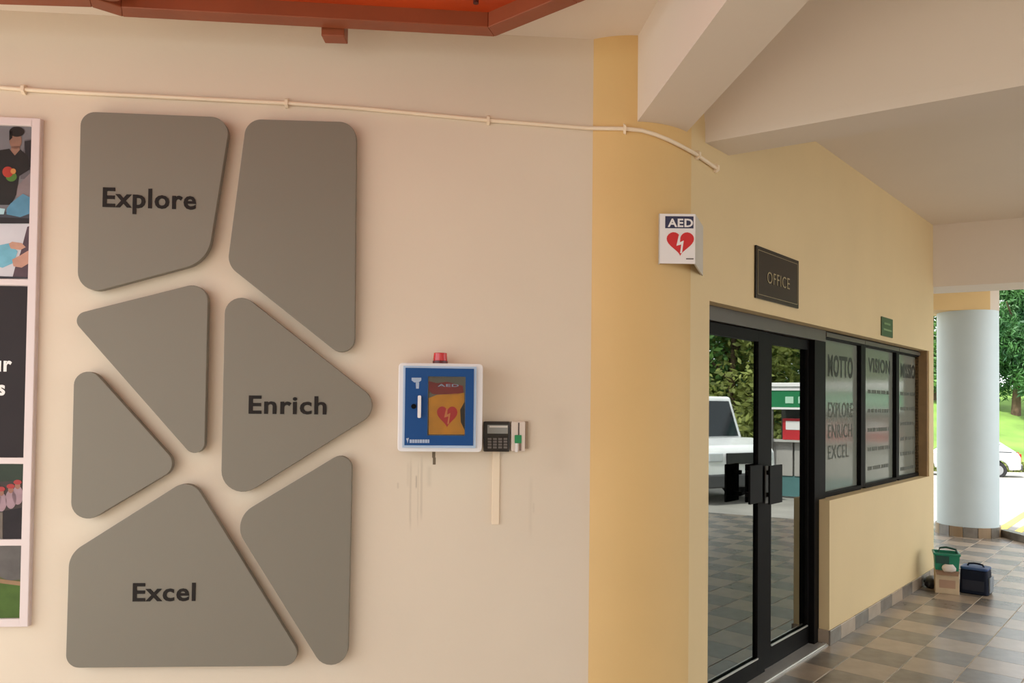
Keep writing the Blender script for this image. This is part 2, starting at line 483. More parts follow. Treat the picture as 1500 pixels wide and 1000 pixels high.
beam((6.022, 9.70), (6.16, 9.70), (6.022, 10.5), (6.16, 10.5), 2.85, CEIL, 'beam', 'grey beam flank above the pale blue column', M_CEIL)

# ------------------------------------------------------------------ floor tiles
def inpoly(p, poly):
    c = False; n = len(poly)
    for i in range(n):
        x0, y0 = poly[i]; x1, y1 = poly[i - 1]
        if (y0 > p[1]) != (y1 > p[1]) and p[0] < (x1 - x0) * (p[1] - y0) / (y1 - y0) + x0: c = not c
    return c
def proj(P):
    d = P - ORG; w = d.dot(F0)
    if w < .2: return None
    return 750 + FPX * d.dot(RV) / w, CY - FPX * d.dot(UV) / w
def clip(pts, poly):
    for i in range(len(poly)):
        a = poly[i]; b = poly[(i + 1) % len(poly)]
        out = []
        f = lambda p: (b[0] - a[0]) * (p[1] - a[1]) - (b[1] - a[1]) * (p[0] - a[0])
        for k in range(len(pts)):
            p = pts[k - 1]; q = pts[k]; fp, fq = f(p), f(q)
            if (fp >= 0) != (fq >= 0): t = fp / (fp - fq); out.append((p[0] + (q[0] - p[0]) * t, p[1] + (q[1] - p[1]) * t))
            if fq >= 0: out.append(q)
        pts = out
        if len(pts) < 3: return []
    return pts
CLIPS = [[(-6, -4.0), (9.4, -4.0), (9.75, 2.5), (8.42, 6.78), (7.58, 7.95), (6.36, 9.16), (-6, 9.16)], [(-6, 9.1601), (6.36, 9.1601), (6.36, 10.6), (5.0, 11.2), (-6, 11.2)]]
T0 = 0.183; UOFF = 0.27
def tile_mesh(name, m, w, d):
    b = MB().box(-w / 2, w / 2, -d / 2, d / 2, -.0018, 0); 
    bmesh.ops.bevel(b.b, geom=[e for e in b.b.edges if all(v.co.z > -.001 for v in e.verts)], offset=.0008, segments=1, affect='EDGES')
    me = bpy.data.meshes.new(name); b.b.to_mesh(me); b.b.free(); me.materials.append(m); return me
TM = {(w, par): tile_mesh('tile', (M_TILED, M_TILEL)[par], .2982, w) for w in (.2935, .176) for par in (0, 1)}
cand = []
for j in range(-30, 48):
    vc = T0 + .3 * j + .15; w = .2935
    for i in range(-40, 24):
        uc = UOFF + .3 * i
        vc = T0 + .3 * j + .15; w = .2935
        if j == -1 and uc - .15 < WALL_U1 - .02: vc = T0 / 2; w = .176
        P = WO.world(uc, -vc, 0)
        if j < -1 and uc - .15 < WALL_U1 - .02: continue
        if not any(inpoly((P.x + a, P.y + b), FLOOR) for a in (-.2, 0, .2) for b in (-.2, 0, .2)): continue
        whole = all(inpoly((P.x + a, P.y + b), FLOOR) for a in (-.21, 0, .21) for b in (-.21, 0, .21))
        if WL.loc(P).y > -.02 and P.x < .4: continue
        if (Vector((P.x, P.y, 0)) - COLC).length < COLR - .1: continue
        if P.x < -6.0: continue
        par = (i + j) % 2
        q = proj(P); vis = whole and q is not None and 1150 < q[0] < 1520 and q[1] < 1040 and j >= -1
        cand.append(((P - ORG).length if vis else 1e6 + (P - ORG).length, uc, vc, w, 0 if par == 1 else 1))
cand.sort()
for k, (d, uc, vc, w, par) in enumerate(cand[:]):
    if d > 7.4 or k >= 290: break
fi = k
finv = floor
for (d, uc, vc, w, par) in cand[:fi]:
    o = bpy.data.objects.new('floor_tile', TM[(w, par)]); C.objects.link(o)
    o.parent = floor; o.location = WO.world(uc, -vc, 0); o.rotation_euler = (0, 0, WO.a)
for par, nm in ((0, 'grey_tiles'), (1, 'tan_tiles')):
    rb = MB()
    for (d, uc, vc, w, pr) in cand[fi:]:
        if pr != par: continue
        h = .1491
        pts = [WO.world(uc + a * h, -vc + b * w / 2, 0) for a, b in ((-1, -1), (1, -1), (1, 1), (-1, 1))]
        for poly_ in CLIPS:
            q = clip([(p.x, p.y) for p in pts], poly_)
            if len(q) > 2: rb.prism_xy(q, -.0018, 0)
    o = rb.build(nm, (M_TILED, M_TILEL)[par], floor); o['kind'] = 'stuff'

# road markings
def stripe(x0, y0, x1, y1, wd=.14, name='road_line'):
    A = atz(x0, y0, -.15); B = atz(x1, y1, -.15)
    for P in (A, B): pass
    d = (B - A).normalized(); n = Vector((-d.y, d.x, 0)) * wd / 2; A = A - d * 1.5; B = B + d * 6
    bb = MB()
    N = 8; L = [A.lerp(B, k / N) for k in range(N + 1)]
    for k in range(N):
        a, b = L[k], L[k + 1]
        q = [a - n, a + n, b + n, b - n]
        bb.hexa([(p.x, p.y, ground_z(p.x, p.y) + .001) for p in q], [(p.x, p.y, ground_z(p.x, p.y) + .006) for p in q])
    o = bb.build(name, M_LINE, road); return o
stripe(1462, 768, 1500, 737, .13)
stripe(1470, 785, 1500, 762, .11)

# ------------------------------------------------------------------ glass door
RV_ = RD
def opx(x, y, v=None): return WO.px(x, y, RV_ if v is None else v)
d_u0 = OP_U0; d_u1 = opx(1203, 700)[0]
door = thing('door_1', 'double glass office door with black metal frames', 'door', WO, ((d_u0 + d_u1) / 2, RD, 0), kind='structure')
M_GLASS = glass_mat('reflective_door_glass', (.35, .37, .35), 3.8)
uL1 = opx(1108, 700)[0]; uM = opx(1119, 700)[0]; uR0 = opx(1131, 700)[0]; uR1 = opx(1184, 700)[0]
MB().box(d_u0, d_u1, RD - .03, RD + .06, 2.06, OP_ZT).build('door_header', mat('grey_bronze_header', (84, 78, 70), .4), door, bevel=.003)
MB().box(uR1 + .035, d_u1, RD - .03, RD + .06, 0, 2.06).build('door_jamb', M_DARKMETAL, door, bevel=.003)
MB().box(d_u0, d_u0 + .012, RD - .02, RD + .06, 0, 2.06).build('door_jamb', M_DARKMETAL, door)
def leaf(a, b, y, sl, sr, top, bot, lab):
    lf = MB().box(a, a + sl, y, y + .04, 0.012, top).box(b - sr, b, y, y + .04, .012, top).box(a + sl, b - sr, y, y + .04, top - .065, top).box(a + sl, b - sr, y, y + .04, .012, .012 + bot)
    l = lf.build('door_leaf', M_DARKMETAL, door, bevel=.002)
    MB().box(a + sl, b - sr, y + .016, y + .024, .012 + bot, top - .065).build('glass_pane', M_GLASS, l, off=OFF[door.name])
    MB().box(a + sl, b - sr, y - .006, y + .002, .012 + bot, .012 + bot + .008).build('glazing_bead', M_ALU, l, off=OFF[door.name])
    return l
leaf(d_u0 + .012, uM - .002, RD - .012, .012, uM - uL1, 2.055, .10, '')
leaf(uM + .002, uR1 + .033, RD + .006, uR0 - uM, .033, 2.055, .12, '')
for (xa, xb) in ((1098, 1116), (1127, 1145)):
    a = opx(xa, 700, RD - .07)[0]; b = opx(xb, 700, RD - .07)[0]
    zt = opx((xa + xb) / 2, 681, RD - .07)[1]; zb = opx((xa + xb) / 2, 737, RD - .07)[1]
    h = MB().box(a, b, RD - .075, RD - .062, zb, zt).box((a + b) / 2 - .012, (a + b) / 2 + .012, RD - .063, RD - .01, zt - .06, zt - .035).box((a + b) / 2 - .012, (a + b) / 2 + .012, RD - .063, RD - .01, zb + .035, zb + .06)
    h.build('door_handle', mat('handle_black', (12, 11, 11), .5, spec=.1), door, bevel=.002)
MB().box(opx(1117, 700)[0], opx(1125, 700)[0], RD - .02, RD - .012, opx(1120, 736)[1], opx(1120, 682)[1]).build('lock_plate', M_GREYMETAL, door, bevel=.001)
struct('threshold', MB().box(d_u0, LOW_U0 - .02, .0, RD + .06, 0, .010).box(d_u0, LOW_U0 - .02, .01, .035, .010, .016), M_ALU, 'bright metal threshold strip under the glass door', 'threshold', frame=WO)

# ------------------------------------------------------------------ office windows with frosted film and lettering
M_FILM1 = glass_mat('frosted_film', None, 1.35, (126, 130, 120), .12)
M_FTXT = mat('film_lettering', (44, 46, 42), .4, spec=.2)
M_FTXT2 = mat('faded_film_lettering', (70, 76, 66), .4, spec=.2)
wins = [(1204.5, 1257.5, 1213), (1264, 1309.5, 1268), (1313.5, 1350, 1316)]
for k, (xa, xb, xt) in enumerate(wins):
    a = opx(xa, 640)[0]; b = opx(xb, 640)[0]
    if k == 0: wa = d_u1
    wb_ = opx((wins[k + 1][0] + xb) / 2, 640)[0] if k < 2 else WIN_U1 - .03
    w = thing('window_%d' % (k + 1), 'office window with frosted film, %s' % ['headed MOTTO, nearest the door', 'middle one of three', 'headed MISSION, farthest from the door'][k], 'window', WO, ((wa + wb_) / 2, RD, SILL), kind='structure')
    zt = 2.085; zb = SILL + .012
    f = MB().box(wa, a, RD - .02, RD + .05, zb, OP_ZT).box(b, wb_, RD - .02, RD + .05, zb, OP_ZT).box(a, b, RD - .02, RD + .05, zt, OP_ZT).box(a, b, RD - .02, RD + .05, zb - .012, zb + .02)
    f.build('window_frame', M_DARKMETAL, w, bevel=.002)
    MB().box(wa + .004, wb_ - .004, RD - .034, RD - .02, zt + .012, OP_ZT - .012).build('window_head', mat('grey_bronze_header', (84, 78, 70), .4), w)
    MB().box(a + .001, b - .001, RD + .012, RD + .022, zb + .02, zt).build('glass_pane', M_FILM1, w)
    wd = b - a; yv = RD + .0105
    m_ = .14 * wd
    if k == 0:
        MB().text('MOTTO', a + .18 * wd, b - .13 * wd, opx(1230, 551)[1], opx(1230, 520)[1], yv, bold=.03).build('lettering', M_FTXT, w)
        for t_, y0, y1, fr in (('EXPLORE', 611, 588, .86), ('ENRICH', 641, 620, .84), ('EXCEL', 671, 650, .74)):
            MB().text(t_, a + .19 * wd, a + wd * (fr + .01), opx(1230, y0)[1], opx(1230, y1)[1], yv, bold=.0).build('lettering', M_FTXT2, w)
    else:
        MB().text(['VISION', 'MISSION'][k - 1], a + .2 * wd, b - .09 * wd, opx(1287, 545)[1] if k == 1 else opx(1331, 553)[1], opx(1287, 525)[1] if k == 1 else opx(1331, 533)[1], yv, bold=.03).build('lettering', M_FTXT, w)
        rng = random.Random(k)
        bl = MB()
        rows = 5 if k == 1 else 6
        for r_ in range(rows):
            z = 1.72 - r_ * (.155 if k == 1 else .135)
            x = a + .2 * wd
            while x < b - .12 * wd:
                l_ = rng.uniform(.015, .04)
                bl.box(x, min(x + l_, b - .09 * wd), yv - .0008, yv, z, z + .03); x += l_ + .014
                if rng.random() < .3: x += .02
        bl.build('small_print', mat('small_film_print', (100, 104, 96), .4, spec=.2), w)
    wa = wb_
MB().box(WIN_U1 - .03, WIN_U1, .01, RD + .05, SILL, OP_ZT).build('window_trim', M_BROWN, w, bevel=.002)

# ------------------------------------------------------------------ seven wall panels
PD = 0.056
S = [
 ('top left, lettered Explore', [(118, 163), (338, 172), (304, 383), (113, 434)], [20, 24, 48, 26]),
 ('blank, tall, at the top right corner of the set', [(361, 174), (522, 179), (519, 536), (333, 388)], [24, 24, 19, 28]),
 ('blank, pointing left, below the one lettered Explore', [(101, 462), (305, 411), (299, 687)], [13, 22, 14]),
 ('triangular, pointing right, lettered Enrich', [(330, 411), (564, 596), (323, 746)], [23, 26, 30]),
 ('small blank triangle, lowest on the left edge above Excel', [(109, 512), (263, 683), (103, 779)], [19, 19, 23]),
 ('bottom left, largest, lettered Excel', [(101, 811), (279.5, 698.5), (450, 975), (96, 978)], [35, 25, 18, 18]),
 ('blank, narrow, at the bottom right corner of the set', [(338, 761), (516, 654), (508, 1034)], [34, 17, 24]),
]
words = {0: ('Explore', 150, 287, 302, 273), 3: ('Enrich', 364, 478, 605, 578), 5: ('Excel', 194, 286, 880, 853)}
for i, (lab, pts, rad) in enumerate(S):
    q = [WL.px(x, y, -PD) for x, y in pts]
    q = rounded(q, [r / 317.0 for r in rad])
    cx = sum(p[0] for p in q) / len(q); cz = min(p[1] for p in q)
    t = thing('wall_panel', 'taupe grey wall panel with rounded corners, ' + lab, 'wall panel', WL, (cx, 0, cz), 'taupe panels of the wall display')
    MB().prism_xz(q, -PD, -.022).build('panel_board', M_TAUPE, t, bevel=.002, seg=2)
    s_ = [(cx + (p[0] - cx) * .8, (p[1] - cz) * .8 + cz + .08) for p in q]
    MB().prism_xz(s_, -.022, 0).build('backing_spacer', M_TAUPE, t)
    if i in words:
        tx, x0, x1, yb, yt = words[i]
        xm = (x0 + x1) / 2
        ly = -PD - .003
        b_ = MB().text(tx, WL.px(x0, yb, ly)[0], WL.px(x1, yb, ly)[0], WL.px(x0, yb, ly)[1] - .0, WL.px(x0, yt, ly)[1], ly, bold=.02)
        # give letters thickness
        r_ = bmesh.ops.extrude_face_region(b_.b, geom=list(b_.b.faces))
        bmesh.ops.translate(b_.b, verts=[v for v in r_['geom'] if isinstance(v, bmesh.types.BMVert)], vec=(0, .003, 0))
        b_.build('lettering', M_BLACK, t)

# ------------------------------------------------------------------ framed photo board at the left
def lpx(x, y, v=0): return WL.px(x, y, v)
bu1, bz1 = lpx(59, 173, -.03); _, bz0 = lpx(42, 918, -.03); bu0 = bu1 - 1.35
pb = thing('photo_board', 'white framed board of printed photographs beside the grey panels', 'notice board', WL, ((bu0 + bu1) / 2, 0, bz0))
M_PFR = mat('pinkish_white_frame', (222, 208, 206), .4, noise=.02)
fw = .036
MB().box(bu0, bu1, -.012, 0, bz0, bz1).build('backing', M_PFR, pb)
fr = MB().box(bu0, bu0 + fw, -.03, -.012, bz0, bz1).box(bu1 - fw, bu1, -.03, -.012, bz0, bz1).box(bu0 + fw, bu1 - fw, -.03, -.012, bz1 - fw, bz1).box(bu0 + fw, bu1 - fw, -.03, -.012, bz0, bz0 + fw)
fr.build('frame', M_PFR, pb, bevel=.003)
rows = [(180, 322, 'p'), (327, 408, 'p'), (419, 670, 'd'), (679, 789, 'p'), (799, 910, 'p')]
pz = []
for i, (ya, yb, k) in enumerate(rows):
    z1 = lpx(25, ya, -.014)[1]; z0 = lpx(25, yb, -.014)[1]
    pz.append((z0, z1))
ia, ib = bu0 + fw + .01, bu1 - fw - .006
for i in (0, 1, 2, 3):
    if i == 0: continue
    z = (pz[i][1] + pz[i - 1][0]) / 2
    if i > 1: MB().box(bu0 + fw, bu1 - fw, -.022, -.0121, z - .014, z + .014).build('divider', M_PFR, pb, bevel=.002)
z = (pz[4][1] + pz[3][0]) / 2
MB().box(bu0 + fw, bu1 - fw, -.022, -.0121, z - .014, z + .014).build('divider', M_PFR, pb, bevel=.002)
def flat(name, rgb, pts, y, parent):
    return MB().prism_xz(pts, y - .0004, y).build(name, mat('print_%02x%02x%02x' % rgb, rgb, .5, noise=.12, scale=18, spec=.2), parent, off=OFF[pb.name])
def rect(a, b, c, d): return [(a, c), (b, c), (b, d), (a, d)]
prints = []
base_cols = [(120, 118, 122), (205, 205, 212), (50, 44, 46), (70, 62, 60), (88, 92, 60)]
for i, (z0, z1) in enumerate(pz):
    p = MB().box(ia, ib, -.0145, -.0121, z0, z1).build('photo_print', mat('print_base_%d' % i, base_cols[i], .5, noise=.06, scale=6, spec=.15), pb)
    prints.append(p)
Y_ = -.0146
def P(x, y): return lpx(x, y, Y_)
def poly(name, rgb, pts, k, lift=0): return flat(name, rgb, [P(*p) for p in pts], Y_ - lift * .0005, prints[k])
def ell(name, rgb, cx, cy, rx, ry, k, lift=0): return poly(name, rgb, [(cx + rx * math.cos(t * math.pi / 10), cy + ry * math.sin(t * math.pi / 10)) for t in range(20)], k, lift)
# top photograph: a person in a black tee shirt leaning over blue models
poly('print_shape', (96, 92, 96), [(36, 205), (46, 203), (46, 262), (30, 262)], 0)
poly('print_shape', (48, 44, 46), [(36, 207), (46, 205), (46, 245), (38, 245)], 0, 1)
ell('print_person', (142, 108, 92), 23, 206, 9, 13, 0, 2)
poly('print_person', (142, 108, 92), [(17, 214), (29, 214), (30, 230), (15, 230)], 0, 2)
poly('print_person', (40, 36, 34), [(-14, 222), (14, 218), (22, 228), (30, 219), (41, 228), (44, 248), (28, 258), (24, 285), (16, 300), (-14, 300)], 0, 3)
ell('print_person', (38, 32, 28), 25, 193, 11, 7.5, 0, 4)
poly('print_person', (38, 32, 28), [(14, 192), (19, 192), (18, 202), (14, 206)], 0, 4)
ell('print_person', (168, 60, 48), 12, 252, 8, 8, 0, 5)
ell('print_person', (84, 122, 54), 17, 259, 8, 7, 0, 4)
ell('print_person', (196, 132, 74), 20, 251, 4, 4, 0, 6)
poly('print_shape', (130, 118, 120), [(26, 272), (46, 252), (46, 290), (22, 288)], 0, 1)
poly('print_shape', (88, 138, 166), [(10, 306), (16, 298), (26, 290), (34, 284), (46, 290), (46, 312), (30, 318), (10, 314)], 0, 4)
poly('print_shape', (70, 72, 80), [(-14, 308), (46, 314), (46, 322), (-14, 322)], 0, 3)
poly('print_shape', (170, 205, 215), [(-14, 303), (8, 306), (6, 314), (-14, 314)], 0, 5)
poly('print_shape', (46, 42, 44), [(-14, 318), (46, 320), (46, 327.5), (-14, 327.5)], 0, 6)
# second photograph: hands over a blue drawing
poly('print_shape', (88, 70, 78), [(40, 332), (46, 330), (46, 408), (18, 408), (22, 392), (30, 370)], 1)
poly('print_shape', (116, 178, 200), [(-14, 362), (14, 356), (26, 368), (20, 385), (4, 392), (-14, 388)], 1, 1)
poly('print_person', (196, 152, 132), [(13, 357), (18, 354), (32, 356), (38, 362), (30, 366), (16, 364)], 1, 2)
poly('print_person', (190, 146, 128), [(18, 380), (30, 374), (40, 368), (45, 366), (45, 384), (32, 392), (20, 390)], 1, 3)
poly('print_shape', (56, 54, 60), [(-14, 404), (44, 406), (44, 408), (-14, 408)], 1, 4)
# dark lettered field; only the ends of the words are in view
M_WL = mat('white_lettering', (238, 234, 232), .4)
tu = lpx(-3, 543, Y_); tu1 = lpx(17.5, 543, Y_)
MB().text('ur', lpx(-12, 543, Y_)[0], tu1[0], tu[1], lpx(0, 520.5, Y_)[1], Y_ - .001, bold=.03).build('lettering', M_WL, prints[2], off=OFF[pb.name])
MB().text('s', lpx(-3.5, 578, Y_)[0], lpx(7.5, 578, Y_)[0], lpx(0, 578, Y_)[1], lpx(0, 556, Y_)[1], Y_ - .001, bold=.03).build('lettering', M_WL, prints[2], off=OFF[pb.name])
# third photograph: people in red hats; fourth: grass
poly('print_shape', (52, 62, 52), [(-14, 679), (42, 679), (42, 703), (-14, 706)], 3)
for (x, y) in ((2, 716), (16, 712), (26, 706), (-6, 710)):
    ell('print_person', (158, 132, 140), x, y + 19, 8, 14, 3, 1)
    ell('print_person', (150, 108, 92), x, y + 5, 4, 5, 3, 2)
    ell('print_person', (166, 66, 66), x, y, 6, 3.5, 3, 3)
poly('print_shape', (40, 34, 38), [(5, 748), (40, 742), (40, 789), (5, 789)], 3, 2)
poly('print_shape', (110, 100, 92), [(-14, 752), (4, 750), (4, 789), (-14, 789)], 3, 2)
poly('print_shape', (96, 92, 90), [(-14, 799), (36, 799), (34, 848), (12, 850), (-14, 838)], 4)
poly('print_shape', (150, 120, 92), [(-14, 846), (34, 852), (34, 858), (-14, 852)], 4, 1)
poly('print_shape', (74, 100, 44), [(-14, 850), (34, 856), (34, 910), (-14, 910)], 4, 0)

# ------------------------------------------------------------------ defibrillator cabinet
CD = .16
cu0, cz1 = lpx(584, 531, -CD); cu1, cz0 = lpx(706, 662, -CD)
cab = thing('defibrillator_cabinet', 'white and blue wall cabinet with a red beacon on top', 'cabinet', WL, ((cu0 + cu1) / 2, 0, cz0))
MB().prism_xz(rounded([(cu0, cz0), (cu1, cz0), (cu1, cz1), (cu0, cz1)], .018, 5), -CD, 0).build('body', M_WHITE, cab, bevel=.004)
M_LB = mat('pale_blue_edging', (176, 200, 226), .35)
du0, dz1 = lpx(591, 535.5, -CD - .014); du1, dz0 = lpx(696.5, 656, -CD - .014)
eu0, ez1 = lpx(594, 538.5, -CD - .016); eu1, ez0 = lpx(693, 652.5, -CD - .016)
wu0, wz1 = lpx(627, 551, -CD - .016); wu1, wz0 = lpx(681, 638, -CD - .016)
door_ = MB()
for (a, b, c, d) in ((du0, wu0, dz0, dz1), (wu1, du1, dz0, dz1), (wu0, wu1, wz1, dz1), (wu0, wu1, dz0, wz0)):
    door_.box(a, b, -CD - .014, -CD, c, d)
door_ = door_.build('door', M_LB, cab)
fb = MB()
for (a, b, c, d) in ((eu0, wu0, ez0, ez1), (wu1, eu1, ez0, ez1), (wu0, wu1, wz1, ez1), (wu0, wu1, ez0, wz0)):
    fb.box(a, b, -CD - .018, -CD - .0141, c, d)
fb.build('door_face', M_BLUE, door_, off=OFF[cab.name])
MB().box(wu0, wu1, -CD - .006, -CD - .003, wz0, wz1).build('window_pane', glass_mat('cabinet_window', (.9, .9, .9), 1.45), door_, off=OFF[cab.name])
# interior recess: lighter shelf, and the yellow bag behind the pane, kept shallow
MB().box(wu0 - .004, wu1 + .004, -CD - .0025, -CD - .0015, wz0 - .004, wz1 + .004).build('inner_wall', mat('cabinet_inner', (120, 112, 98), .6), cab)
hx0, hz1 = lpx(612, 579, -CD - .045); hx1, hz0 = lpx(616.5, 612, -CD - .045)
MB().prism_xz(rounded([(hx0, hz0), (hx1, hz0), (hx1, hz1), (hx0, hz1)], .005, 4), -CD - .045, -CD - .034).box((hx0 + hx1) / 2 - .004, (hx0 + hx1) / 2 + .004, -CD - .036, -CD - .017, hz0 + .01, hz0 + .02).box((hx0 + hx1) / 2 - .004, (hx0 + hx1) / 2 + .004, -CD - .036, -CD - .017, hz1 - .02, hz1 - .01).build('handle', M_WHITE, door_, off=OFF[cab.name], bevel=.001)
lx, lz = lpx(606, 595, -CD - .02)
o = MB().tube([(lx, -CD - .017, lz), (lx, -CD - .026, lz)], .011, 16).build('lock', mat('handle_black', (12, 11, 11), .5, spec=.1), door_, off=OFF[cab.name])
# key-turn pictogram and maker's mark (too blurred to read)
px_ = lambda x, y: lpx(x, y, -CD - .019)
M_PALE = mat('pale_print', (168, 186, 210), .5)
g_ = MB()
g_.prism_xz([px_(603, 553), px_(617, 553), px_(617, 557), px_(613, 560), px_(607, 560), px_(603, 557)], -CD - .0192, -CD - .0181)
g_.prism_xz([px_(609, 560.2), px_(614, 560.2), px_(613.5, 569), px_(609.5, 569)], -CD - .0192, -CD - .0181)
g_.build('pictogram', M_PALE, door_, off=OFF[cab.name])
g_ = MB(); g_.prism_xz([px_(594.8, 642), px_(599, 641), px_(598, 645), px_(597, 649.5), px_(596, 645)], -CD - .0192, -CD - .0181)
x = 600
for w_ in (4, 3.5, 4, 3, 4.5, 3.5, 4, 3):
    g_.prism_xz([px_(x, 643.5), px_(x + w_ - .6, 643.5), px_(x + w_ - .6, 648.5), px_(x, 648.5)], -CD - .0192, -CD - .0181); x += w_
g_.build('maker_mark', M_PALE, door_, off=OFF[cab.name])
# lock tail hanging below
kx, kz = lpx(635, 672, -.10)
MB().box(kx - .006, kx + .008, -.11, -.09, lpx(635, 670, -.1)[1], cz0).box(kx - .003, kx + .010, -.107, -.093, lpx(635, 680, -.1)[1], lpx(635, 670, -.1)[1]).build('latch', mat('dull_brass', (110, 96, 78), .5, metal=.4), cab)
# beacon
bx0, _ = lpx(634, 520, -.08); bx1, bzt = lpx(656, 517, -.08); bm = (bx0 + bx1) / 2
bc = MB().cyl((bm, -.08), (bx1 - bx0) / 2 + .001, cz1, cz1 + .014, 28).build('beacon_base', mat('beacon_dark_red', (90, 18, 16), .3), cab, smooth=False)
o = MB().cyl((bm, -.08), (bx1 - bx0) / 2 - .001, cz1 + .014, bzt, 28, (bx1 - bx0) / 2 - .004).build('beacon_lens', mat('beacon_red', (200, 24, 28), .18, coat=.5), cab, bevel=.002)
smooth_angle(bc); smooth_angle(o)
# the bag shows in the window, so it stands just behind the pane
bg = thing('defibrillator_bag', 'yellow bag with a red heart inside the blue cabinet', 'bag', WL, ((wu0 + wu1) / 2, 0, wz0))
YB = -CD - .0026
def bp(x, y): return lpx(x, y, YB)
MB().prism_xz([bp(628, 583), bp(640, 578), bp(672, 576), bp(680, 575), bp(680.5, 636), bp(628, 636)], YB - .002, YB).build('bag_body', mat('yellow_nylon', (222, 160, 40), .6, noise=.1, scale=20), bg)
MB().prism_xz([bp(628, 558), bp(640, 561), bp(655, 559), bp(678, 565), bp(679, 575), bp(668, 578), bp(634, 577), bp(628, 572)], YB - .002, YB).build('top_flap', mat('dark_red_flap', (148, 34, 38), .6, noise=.2, scale=25), bg)
MB().text('AED', bp(641, 571)[0], bp(672, 571)[0], bp(641, 566)[1], bp(641, 562)[1], YB - .0024, bold=.02).build('lettering', M_PALE, bg)
MB().prism_xz([bp(674, 600), bp(680.6, 588), bp(680.6, 630), bp(675, 618)], YB - .0026, YB - .0021).build('side_strap', mat('strap_black', (34, 28, 26), .6), bg)
hc = bp(655, 610.5)
MB().prism_xz(heart(hc[0], hc[1], bp(670, 600)[0] - bp(640, 600)[0], bp(655, 596)[1] - bp(655, 627)[1]), YB - .003, YB - .002).build('heart', M_REDH, bg)
MB().prism_xz(bolt(hc[0], hc[1] + .004, .045, .07), YB - .0034, YB - .003).build('lightning_bolt', mat('bolt_orange', (226, 150, 90), .5), bg)

# ------------------------------------------------------------------ keypad, card reader, trunking
kp0, kt = lpx(709, 617, -.045); kp1, kb_ = lpx(746.5, 661.5, -.045)
kp = thing('keypad', 'black keypad with a small bright screen beside the blue cabinet', 'keypad', WL, ((kp0 + kp1) / 2, 0, kb_))
MB().box(kp0, kp1, -.045, 0, kb_, kt).build('housing', mat('keypad_black', (32, 26, 22), .3), kp, bevel=.004)
def kq(x, y, v=-.047): return lpx(x, y, v)
a = kq(714, 622); b = kq(744, 635)
MB().box(a[0], b[0], -.0468, -.0451, b[1], a[1]).build('screen', mat('grey_screen', (150, 152, 148), .15), kp)
a = kq(717, 623.5); b = kq(743.5, 626)
MB().box(a[0], b[0], -.0475, -.0469, b[1], a[1]).build('screen_highlight', mat('pale_screen_strip', (225, 222, 215), .2), kp)
for r_ in range(4):
    for c_ in range(4):
        x0 = 714.5 + c_ * 7.7; y0 = 641.2 + r_ * 4.1
        a = kq(x0, y0); b = kq(x0 + 5.4, y0 + 3.1)
        MB().box(a[0], b[0], -.049, -.0451, b[1], a[1]).build('key', mat('grey_key', (112, 106, 102), .4), kp, bevel=.001, seg=1)
r0, rt = lpx(749, 617, -.04); r1, rb_ = lpx(769, 661, -.04)
cr_ = thing('card_reader', 'off-white card reader with a green and white tag', 'card reader', WL, ((r0 + r1) / 2, 0, rb_))
MB().box(r0, r1, -.04, 0, rb_, rt).build('housing', M_OFFWHITE, cr_, bevel=.004)
a = lpx(769, 617, -.02); b = lpx(773.5, 657, -.02)
MB().box(a[0] - .004, b[0], -.022, 0, b[1], a[1]).build('side_box', mat('taupe_plastic', (158, 138, 116), .5), cr_, bevel=.002)
a = kq(759, 619, -.042); b = kq(760.8, 637, -.042)
MB().box(a[0], b[0], -.0415, -.0399, b[1], a[1]).build('slot', mat('slot_grey', (90, 78, 74), .5), cr_)
a = kq(754, 637, -.045); b = kq(764, 649, -.045)
MB().box(a[0], b[0], -.046, -.0399, b[1], a[1]).build('green_tag', mat('tag_green', (30, 140, 84), .4), cr_, bevel=.002)
a = kq(754.5, 649, -.045); b = kq(758.5, 662, -.045)
MB().box(a[0], b[0], -.045, -.0399, b[1], a[1]).build('white_tag', M_WHITE, cr_, bevel=.001)
a = kq(760.5, 649, -.045); b = kq(763.5, 660, -.045)
MB().box(a[0], b[0], -.0435, -.0399, b[1], a[1]).build('tag_strip', mat('strip_brown', (120, 100, 88), .5), cr_)
a = lpx(721.5, 662, -.012); b = lpx(731, 768, -.012)
o = MB().box(a[0], b[0], -.012, 0, b[1], a[1] + .02).build('cable_trunking', M_CONDUIT, None, off=Vector(((a[0] + b[0]) / 2, 0, b[1])), bevel=.002, frame=WL)
tag(o, 'short cream cable trunking dropping below the keypad', 'trunking')

